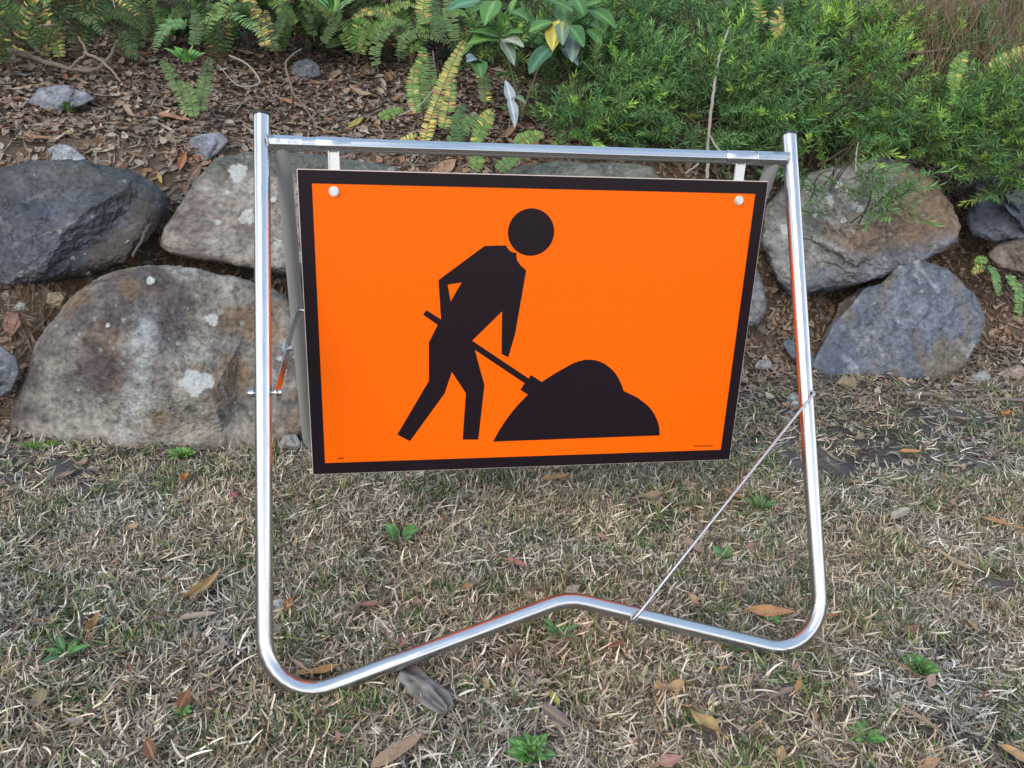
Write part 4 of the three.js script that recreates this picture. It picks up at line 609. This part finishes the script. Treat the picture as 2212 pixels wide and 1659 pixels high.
// ---------------------------------------------------------------- broad glossy leaves
function broadLeaf(parent, a, b, ratio, col, name = 'leaf', mat = M.glossy, tilt = 0, curl = .12) {
  const d = b.clone().sub(a), L = d.length(); d.normalize(); const toCam = CAM.clone().sub(a).normalize(); let up = V(0, .75, 0).add(toCam).normalize().applyAxisAngle(d, tilt); up.addScaledVector(d, -up.dot(d)).normalize(); const sd = V().crossVectors(d, up);
  const g = leafGeo(L, L * ratio, { col, rib: col.map(v => v * 1.9 + .04), curl: -curl, fold: .28, wave: .05, stalk: .06, sharp: .95 }); const m = obj(name, g, mat, parent);
  m.position.copy(a.clone().add(b).multiplyScalar(.5)); m.quaternion.setFromRotationMatrix(new THREE.Matrix4().makeBasis(d, up, sd)); return m;
}
{
  const root = at(1130, 220, 2.75), g = thing('broadleaf_shrub', 'shrub with large glossy green leaves at the top centre', 'shrub', root), GL = [.055, .145, .03], GL2 = [.09, .21, .04], YG = [.42, .36, .06], GY = [.30, .34, .36];
  const lf = (x0, y0, x1, y1, w, ratio, col, tilt = 0) => broadLeaf(g, at(x0, y0, w).sub(root), at(x1, y1, w - rr(.02, .07)).sub(root), ratio, col, 'leaf', M.glossy, tilt);
  for (const a of [[1080, 80, 1008, 92, 2.62, .38, GL2], [1082, 78, 1010, 64, 2.62, .3, GL], [1085, 78, 1128, 66, 2.6, .34, GL2], [1085, 82, 1132, 98, 2.58, .45, [.27, .31, .24]], [1085, 84, 1112, 138, 2.6, .32, [.16, .22, .17]], [1085, 76, 1078, 14, 2.64, .3, GL2], [1195, 44, 1142, 66, 2.6, .36, GL2], [1206, 40, 1193, 108, 2.58, .42, YG, .3], [1212, 44, 1216, 96, 2.56, .34, [.13, .2, .12]], [1225, 50, 1262, 98, 2.58, .4, GL], [1190, 98, 1142, 156, 2.56, .42, [.045, .12, .06]], [1040, -4, 964, 20, 2.6, .36, [.08, .19, .1]], [1070, -4, 1046, 52, 2.6, .4, GL2], [1180, -6, 1238, 22, 2.62, .34, GL], [1150, 8, 1190, -18, 2.62, .4, GL2], [1036, 128, 1008, 130, 2.6, .7, [.17, .25, .26]], [1032, 128, 1040, 166, 2.58, .5, GL], [1240, 70, 1236, 130, 2.62, .35, [.17, .24, .2]], [1100, 20, 1140, 40, 2.66, .4, GL], [1240, -10, 1262, 30, 2.64, .4, GL], [1250, 20, 1300, 0, 2.68, .36, GL2], [1005, 30, 1060, 10, 2.7, .3, GL], [1160, 60, 1120, 20, 2.7, .36, GL], [1270, 60, 1300, 95, 2.66, .36, GL], [1215, 100, 1250, 140, 2.62, .35, [.2, .26, .3]]]) { a[5] *= 1.2; lf(...a); }
  for (let k = 0; k < 26; k++) { const x = rr(1000, 1310), y = rr(-20, 100), an = rr(0, 6.283), l = rr(45, 75); lf(x, y, x + Math.cos(an) * l, y + Math.sin(an) * l * .8 + 12, rr(2.66, 2.9), rr(.34, .46), pick([GL, GL2, [.07, .16, .035]])); }
  for (const [a, m, c] of [[[1130, 240], [1105, 160], [1085, 80]], [[1130, 240], [1170, 120], [1205, 42]], [[1085, 80], [1070, 30], [1060, -20]], [[1205, 42], [1225, 0], [1240, -30]], [[1205, 42], [1170, 10], [1150, -20]]]) obj('stem', new MB().tube([0, .2, .4, .6, .8, 1].map(t => bez(at(...a, 2.72), at(...m, 2.7), at(...c, 2.64), t).sub(root)), .0045, .003, [.12, .11, .06], 6).geo(), M.wood, g);
}
{ const r = at(1104, 250, 2.56), g = thing('grey_leaf_sprig', 'sprig of two blue grey leaves left of the needle shrub', 'plant', r); broadLeaf(g, at(1106, 225, 2.56).sub(r), at(1092, 172, 2.56).sub(r), .46, [.34, .38, .42], 'leaf', M.dry, .2); broadLeaf(g, at(1102, 208, 2.56).sub(r), at(1114, 272, 2.52).sub(r), .3, [.32, .36, .39], 'leaf', M.dry, -.3); broadLeaf(g, at(1110, 205, 2.57).sub(r), at(1136, 222, 2.54).sub(r), .4, [.12, .17, .1]); obj('stem', new MB().tube([at(1095, 300, 2.56), at(1104, 250, 2.56), at(1106, 210, 2.56)].map(p => p.sub(r)), .002, .0014, [.2, .2, .14], 5).geo(), M.wood, g); }
function rosette(name, label, px, py, w, lenPx, n, col, ratio = .34, flat = .45, ground = true, rows = 1) { // ring of leaves round one root
  const r = ground ? hit(px, py, .008) : at(px, py, w), k = (ground ? r.w : w) / FP, g = thing(name, label, 'plant', r); if (ground) clear.push({ x: r.x, z: r.z + .01, r: lenPx * k * .85 });
  for (let j = 0; j < rows; j++) for (let i = 0; i < n; i++) { const a = (i + rr(-.3, .3)) / n * 6.283 + j * .5, L = lenPx * k * rr(.7, 1.1) * (1 - j * .25), el = flat + j * .35 + rr(-.15, .2), s = V(Math.cos(a) * .15 * L, .004 + j * .003, Math.sin(a) * .15 * L), e = V(Math.cos(a) * L * Math.cos(el), Math.sin(el) * L + .004, Math.sin(a) * L * Math.cos(el)); broadLeaf(g, s, e, ratio * rr(.85, 1.15), col.map(v => v * rr(.75, 1.25)), 'leaf', M.leafy, 0, .18); }
  return g;
}
rosette('seedling', 'bright green seedling rosette in front of the arching fern', 404, 132, 2.55, 44, 9, [.13, .30, .06], .34, .5, false, 2);
rosette('seedling', 'glossy green seedling at the top edge, left of the fern clump', 720, 22, 2.9, 60, 8, [.10, .22, .06], .34, .4, false, 1);
rosette('weed', 'largest leafy green weed at the bottom edge, centre', 1145, 1632, 0, 56, 11, [.085, .2, .045], .5, .35, true, 3);
rosette('weed', 'green weed with few broad leaves in the lawn below the sign', 866, 1168, 0, 46, 6, [.075, .18, .045], .5, .45, true, 1);
rosette('weed', 'round cushion of small green leaves in the lower right lawn', 1985, 1452, 0, 44, 14, [.075, .18, .045], .6, .4, true, 4);
rosette('weed', 'green weed with oval leaves near the lower right bottom edge', 1868, 1596, 0, 50, 7, [.085, .2, .045], .52, .35, true, 1);
rosette('weed', 'bright weed growing at the foot of the largest boulder', 396, 990, 0, 34, 11, [.11, .25, .045], .5, .45, true, 3);
rosette('weed', 'dark green weed in the lower left lawn', 140, 1415, 0, 58, 6, [.07, .16, .05], .3, .3, true, 1);
rosette('weed', 'green strap weed peeping out under the right foot bar', 1585, 1404, 0, 40, 7, [.09, .2, .06], .2, .3, true, 1);
rosette('weed', 'small green weed beneath the large oval leaf above the right foot bar', 1664, 1342, 0, 26, 7, [.08, .2, .06], .4, .4, true, 1);
rosette('weed', 'green weed below the peak of the foot bar', 1210, 1370, 0, 46, 8, [.085, .17, .05], .28, .4, true, 1);
rosette('weed', 'small weed with round leaves near the lower left bend', 392, 1545, 0, 28, 6, [.10, .19, .06], .5, .4, true, 1);
rosette('weed', 'weed growing round the flat dark slate shard', 150, 240, 0, 36, 9, [.09, .2, .05], .45, .5, true, 1);
rosette('weed', 'green weed left of the stay rod\'s middle', 1562, 1206, 0, 34, 7, [.08, .19, .06], .3, .6, true, 1);
rosette('weed', 'green weed patch in the lawn right of the stay rod', 1640, 1100, 0, 44, 9, [.085, .18, .055], .26, .5, true, 2);
// lawn blades, parted where a leaf or weed lies on them
{
  const lying = [0, 1, 2, 3, 4, 5].map(() => tuft(20, .018, .05, 0, .34, .0019, .03, STRAW, 2.0)), upright = [0, 1, 2, 3, 4].map(() => tuft(12, .012, .034, .15, .95, .0013, .02, STRAW.slice(0, 6), 2.8)), green = [0, 1, 2, 3].map(() => tuft(10, .013, .036, .2, .9, .0020, .02, GREEN, 1.8));
  const X0 = -2.1, X1 = 2.7, Z0 = -1.25, Z1 = 1.15, area = (X1 - X0) * (Z1 - Z0);
  const fill = (geos, per, keep, tint, name, label, part) => {
    const lists = geos.map(() => []);
    for (let k = 0; k < area * per; k++) {
      const x = rr(X0, X1), z = rr(Z0, Z1); if (toe(x) - z > .06) { rnd(); continue; } if (!inView(x, z, 1.35)) continue; if (rnd() > keep(x, z)) continue; let cl = false; for (const q of clear) if ((x - q.x) ** 2 + (z - q.z) ** 2 < q.r * q.r) { cl = true; break; } if (cl && rnd() < part) continue;
      const y = height(x, z); pick(lists).push([mat4(V(x, y, z), rr(-.12, .12), rr(0, 6.283), rr(-.12, .12), rr(.75, 1.2)), tint(x, z)]);
    }
    lists.forEach((l, i) => tag(instanced(name, geos[i], M.dry, l), label, 'grass', null, 'stuff'));
  };
  const warm = (x, z) => { const k = fbm(x * 3.3, 6, z * 3.3, 3), b = rr(.62, 1.24) * (1 + .5 * fbm(x * 7, 11, z * 7, 2)); return C(b * (1.0 + .22 * k), b * .985, b * (1.0 - .3 * k)); };
  fill(lying, 2500, lawnDensity, warm, 'dry_lawn_thatch', 'dry straw coloured grass clippings matted over the lawn', .35);
  fill(upright, 2000, (x, z) => lawnDensity(x, z) * (.35 + .9 * ss(-.2, .25, fbm(x * 6, 1, z * 6 + 3, 3))), warm, 'dry_lawn_grass', 'short dry mown grass standing in the lawn', .96);
  fill(green, 3000, (x, z) => lawnDensity(x, z) * (.18 + .95 * ss(-.1, .26, fbm(x * 6.5 + 4, 2, z * 6.5, 3))) + .03, () => { const b = rr(.75, 1.3); return C(b, b, b); }, 'green_lawn_grass', 'green grass blades growing among the dry lawn', .9);
}
// ---------------------------------------------------------------- fine needle-leaved shrubs
function sprig(n, L, nl, col, tip) {
  const b = new MB(), bend = rr(-.25, .25); const P = t => V(bend * L * t * t, L * t, .1 * L * Math.sin(t * 3)); b.tube([0, .25, .5, .75, 1].map(P), .0013, .0006, [.09, .06, .035], 3);
  for (let k = 0; k < n; k++) {
    const t = .12 + .9 * (k / n), p = P(Math.min(1, t)), a = k * 2.4 + rr(-.4, .4), el = .35 + .9 * t * t + rr(-.2, .25), l = nl * rr(.7, 1.15) * (1 - .25 * t), d = V(Math.cos(a) * Math.cos(el), Math.sin(el), Math.sin(a) * Math.cos(el)), s = V().crossVectors(d, V(rr(-1, 1), rr(-1, 1), rr(-1, 1))).normalize(), w = .00155 * rr(.8, 1.25), br = rr(.75, 1.25), c = mix3(col, tip, ss(.45, 1, t)).map(v => v * br), m = p.clone().addScaledVector(d, l * .5).add(V(0, l * .03, 0)), e = p.clone().addScaledVector(d, l).add(V(0, -l * .08, 0));
    const i = [b.vv(p.clone().addScaledVector(s, -w * .6), c), b.vv(p.clone().addScaledVector(s, w * .6), c), b.vv(m.clone().addScaledVector(s, -w), c), b.vv(m.clone().addScaledVector(s, w), c), b.vv(e, c)]; b.quad(i[0], i[1], i[3], i[2]); b.tri(i[2], i[3], i[4]);
  }
  return b.geo();
}
const sprigs = [0, 1, 2, 3].map(() => sprig(38, .11, .036, [.075, .16, .05], [.115, .235, .07])).concat([0, 1].map(() => sprig(38, .10, .033, [.12, .25, .05], [.26, .42, .07])));
function needleShrub(label, blobs) { // blobs: [px, py, depth, rx px, ry px, count, brightness]
  const root = at(blobs[0][0], blobs[0][1] + blobs[0][4], blobs[0][2] + .1), g = thing('needle_shrub', label, 'shrub', root), lists = sprigs.map(() => []), st = new MB();
  for (const [px, py, w, rx, ry, count, bright] of blobs) {
    const c = at(px, py, w).sub(root), RX = rx * w / FP, RY = ry * w / FP, RZ = Math.min(RX, RY) * .9 + .08;
    for (let k = 0; k < count * .52; k++) {
      const d = V(rr(-1, 1), rr(-1, 1), rr(-1, 1)); if (d.length() > 1 || d.length() < .05) { k--; continue; } const rad = Math.pow(rnd(), .35); d.normalize();
      const lump = 1 + .45 * fbm(d.x * 2.2 + px, d.y * 2.2, d.z * 2.2 + py, 3), p = c.clone().add(V(d.x * RX, d.y * RY, d.z * RZ).multiplyScalar(rad * lump)); if (fbm(p.x * 4.5 + px, p.y * 4.5, p.z * 4.5, 2) < .0) continue; if (p.y + root.y < height(p.x + root.x, p.z + root.z) + .01) continue;
      const up = V(d.x, d.y * .6 + .55, d.z * .8 + .5).add(V(rr(-.8, .8), rr(-.6, .5), rr(-.6, .8))).normalize(), i = rnd() < bright * (.3 + rad) ? 4 + Math.floor(rnd() * 2) : Math.floor(rnd() * 4), b = rr(.75, 1.3), yl = rr(.9, 1.25);
      lists[i].push([matUp(p, up, rr(0, 6.283), rr(.9, 1.5)), C(b * yl * 1.2, b * 1.28, b * 1.4)]);
    }
    for (let k = 0; k < count / 22; k++) { const a = V(rr(-1, 1) * RX * .6, -RY, -RZ * .3).add(c), e = V(rr(-1, 1) * RX, rr(-.2, 1) * RY, rr(-.2, .9) * RZ).add(c), m = a.clone().lerp(e, .5).add(V(rr(-.06, .06), .05, .03)); st.tube([0, .25, .5, .75, 1].map(t => bez(a, m, e, t)), .0035, .0014, [.11, .08, .055], 4); }
  }
  obj('stems', st.geo(), M.wood, g);
  lists.forEach((l, i) => { if (l.length) instanced('needle_foliage', sprigs[i], M.leafy, l, g); });
}
needleShrub('needle leaved shrub left of the thin sapling stem, behind the crossbar', [[1330, 215, 2.85, 170, 80, 900, .12], [1230, 110, 3.0, 190, 55, 800, .15], [1420, 120, 3.05, 160, 90, 900, .12], [1350, 30, 3.3, 260, 70, 900, .15], [1240, 250, 2.72, 70, 40, 200, .45], [1060, 105, 2.8, 45, 28, 110, .4]]);
needleShrub('dense needle leaved shrub above the right end of the crossbar', [[1600, 230, 2.85, 170, 105, 1200, .12], [1790, 215, 2.88, 190, 105, 1300, .35], [1620, 90, 3.1, 170, 80, 800, .2], [1840, 110, 3.05, 180, 60, 600, .7], [1700, 100, 3.1, 150, 50, 300, .3], [1480, 280, 2.75, 130, 50, 420, .1]]);
needleShrub('needle leaved shrub with bright tips hanging over the boulders at the right', [[1990, 275, 2.85, 150, 60, 650, .35], [2130, 270, 2.82, 120, 70, 600, .45], [2190, 360, 2.8, 80, 60, 280, .3], [2010, 150, 3.15, 170, 70, 420, .25], [2140, 50, 3.2, 150, 70, 420, .3], [2180, 170, 3.0, 90, 60, 160, .3]]);
needleShrub('sparse needle foliage trailing over the lichen covered boulder', [[1790, 365, 2.66, 80, 35, 90, .3], [1860, 440, 2.6, 45, 45, 36, .1], [1790, 330, 2.72, 80, 30, 110, .3], [1910, 415, 2.62, 40, 45, 26, .1]]);
// strap leaves behind the shrub
{
  const root = at(1760, 170, 3.4), g = thing('strap_leaf_plant', 'plant with broad upright grey green strap leaves at the top right', 'plant', root);
  for (const [x0, y0, x1, y1, x2, y2] of [[1660, 130, 1668, 60, 1684, -30], [1668, 130, 1690, 60, 1700, -40], [1790, 120, 1800, 40, 1812, -40], [1780, 120, 1778, 40, 1790, -40], [1830, 120, 1826, 50, 1822, -40], [1850, 110, 1852, 40, 1860, -40], [1720, 120, 1718, 50, 1722, -40], [1530, 60, 1548, 20, 1570, -30], [1570, 110, 1566, 40, 1580, -40]]) {
    const b = new MB(); let prev; const A = at(x0, y0, 3.0).sub(root), B2 = at(x1, y1, 3.0).sub(root), C2 = at(x2, y2, 3.1).sub(root), c = [.085, .12, .065].map(v => v * rr(.8, 1.25));
    for (let k = 0; k <= 12; k++) { const t = k / 12, p = bez(A, B2, C2, t), w = .023 * (1 - .3 * t), i = [b.v(p.x - w, p.y, p.z, c), b.v(p.x, p.y, p.z - .006, c.map(v => v * .92)), b.v(p.x + w, p.y, p.z, c)]; if (prev) { b.quad(prev[0], prev[1], i[1], i[0]); b.quad(prev[1], prev[2], i[2], i[1]); } prev = i; }
    obj('strap_leaf', b.geo(), M.leafy, g);
  }
}
// dry stems tangled in the upper right
{
  const stems = [0, 1, 2, 3].map(() => { const b = new MB(); for (let k = 0; k < 7; k++) { const a = V(rr(-.05, .05), 0, rr(-.05, .05)), e = V(rr(-.14, .14), rr(.16, .34), rr(-.1, .14)), m = a.clone().lerp(e, .5).add(V(rr(-.05, .05), rr(0, .05), rr(-.05, .05))); b.tube([0, .2, .4, .6, .8, 1].map(t => bez(a, m, e, t)), .0013, .0007, pick([[.26, .17, .10], [.18, .11, .07], [.33, .26, .17]]), 3); } return b.geo(); });
  const lists = stems.map(() => []);
  for (let k = 0; k < 130; k++) { const x = rr(1920, 2260), y = rr(20, 260), p = atF(x, y, rr(2.85, 3.4)); pick(lists).push([mat4(p, rr(-.5, .5), rr(0, 6.28), rr(-.9, .5), rr(.7, 1.3)), C(1, 1, 1)]); }
  for (let k = 0; k < 150; k++) { const x = rr(-60, 1500), y = rr(-10, 110), p = hit(x, y); pick(lists).push([mat4(p, rr(-.5, .5), rr(0, 6.28), rr(-.9, .9), rr(.6, 1.1)), C(.8, .8, .8)]); }
  for (const [x0, x1, y0, y1, n] of [[1660, 1800, 330, 400, 50], [2060, 2150, 400, 640, 45], [1980, 2080, 330, 420, 25], [380, 560, 540, 600, 26], [0, 80, 620, 900, 24]]) for (let k = 0; k < n; k++) { const p = hit(rr(x0, x1), rr(y0, y1)); pick(lists).push([mat4(p, rr(-1.6, 1.6), rr(0, 6.28), rr(-1.6, 1.6), rr(.35, .8)), C(.9, .9, .9)]); }
  stems.forEach((s, i) => tag(instanced('dry_stems', s, M.wood, lists[i]), 'tangle of thin dry brown stems and roots on the bank', 'dry stems', null, 'stuff'));
}
// tall shrubs further up the bank: they close the view at the top and shade the undergrowth
{
  const leafG = chip(.07, .013, -.1, .3, 4), glist = [[.05, .10, .035], [.07, .13, .045], [.04, .085, .04]];
  for (const [x, z, r, h, lab] of [[-2.3, -3.0, .75, 1.9, 'dark leafy bush at the top left behind the ferns'], [-.9, -3.3, .8, 2.1, 'dark leafy bush at the top behind the crossbar\'s left half'], [.6, -3.6, .85, 2.2, 'dark leafy bush at the top centre behind the glossy shrub'], [2.2, -3.9, .9, 2.2, 'dark leafy bush at the top right behind the strap leaves'], [-1.75, -2.35, .42, .8, 'low dark bush at the top left corner'], [-1.0, -2.3, .4, .8, 'low dark bush behind the bright arching fern'], [-.35, -2.3, .38, .8, 'low dark bush at the top above the left collar'], [.2, -2.35, .36, .8, 'low dark bush left of the glossy leaved shrub']]) {
    const y0 = height(x, z), g = thing('bush', lab, 'bush', V(x, y0, z)), list = [], b = new MB();
    for (let k = 0; k < 9; k++) { const e = V(rr(-r, r) * .7, rr(.5, 1) * h * .6, rr(-r, r) * .7); b.tube([0, .3, .6, 1].map(t => bez(V(rr(-.05, .05), -.05, rr(-.05, .05)), V(e.x * .2, e.y * .6, e.z * .2), e, t)), .016, .004, [.11, .085, .06], 6); }
    obj('stems', b.geo(), M.wood, g);
    for (let k = 0; k < (r > .6 ? 2600 : 1100); k++) { const d = V(rr(-1, 1), rr(-1, 1), rr(-1, 1)); if (d.length() > 1) continue; const l = 1 + .5 * fbm(d.x * 2 + x, d.y * 2, d.z * 2 + z, 3); const p = V(d.x * r * l, h * .52 + d.y * h * .5 * l, d.z * r * l); const c = pick(glist), q = rr(.7, 1.4); list.push([matUp(p, V(rr(-1, 1), rr(-.2, 1), rr(-.3, 1)).normalize(), rr(0, 6.28), rr(.8, 1.6)), C(c[0] * q, c[1] * q, c[2] * q)]); }
    instanced('foliage', leafG, M.leafy, list, g);
  }
}
{ // moss cushion at the foot of the largest boulder
  const list = [], h = hit(88, 968); for (let k = 0; k < 260; k++) { const a = rr(0, 6.28), r = Math.sqrt(rnd()) * .035, x = h.x + Math.cos(a) * r * 1.4, z = h.z + Math.sin(a) * r * .8; list.push([matUp(V(x, height(x, z) + .004, z), V(rr(-.5, .5), 1, rr(-.5, .5)).normalize(), rr(0, 6.28), rr(.1, .16)), C(1, 1, 1)]); }
  tag(instanced('moss', sprigs[4], M.leafy, list), 'small cushion of green moss at the left foot of the largest boulder', 'moss', null, 'stuff');
}
renderer.render(scene, camera);
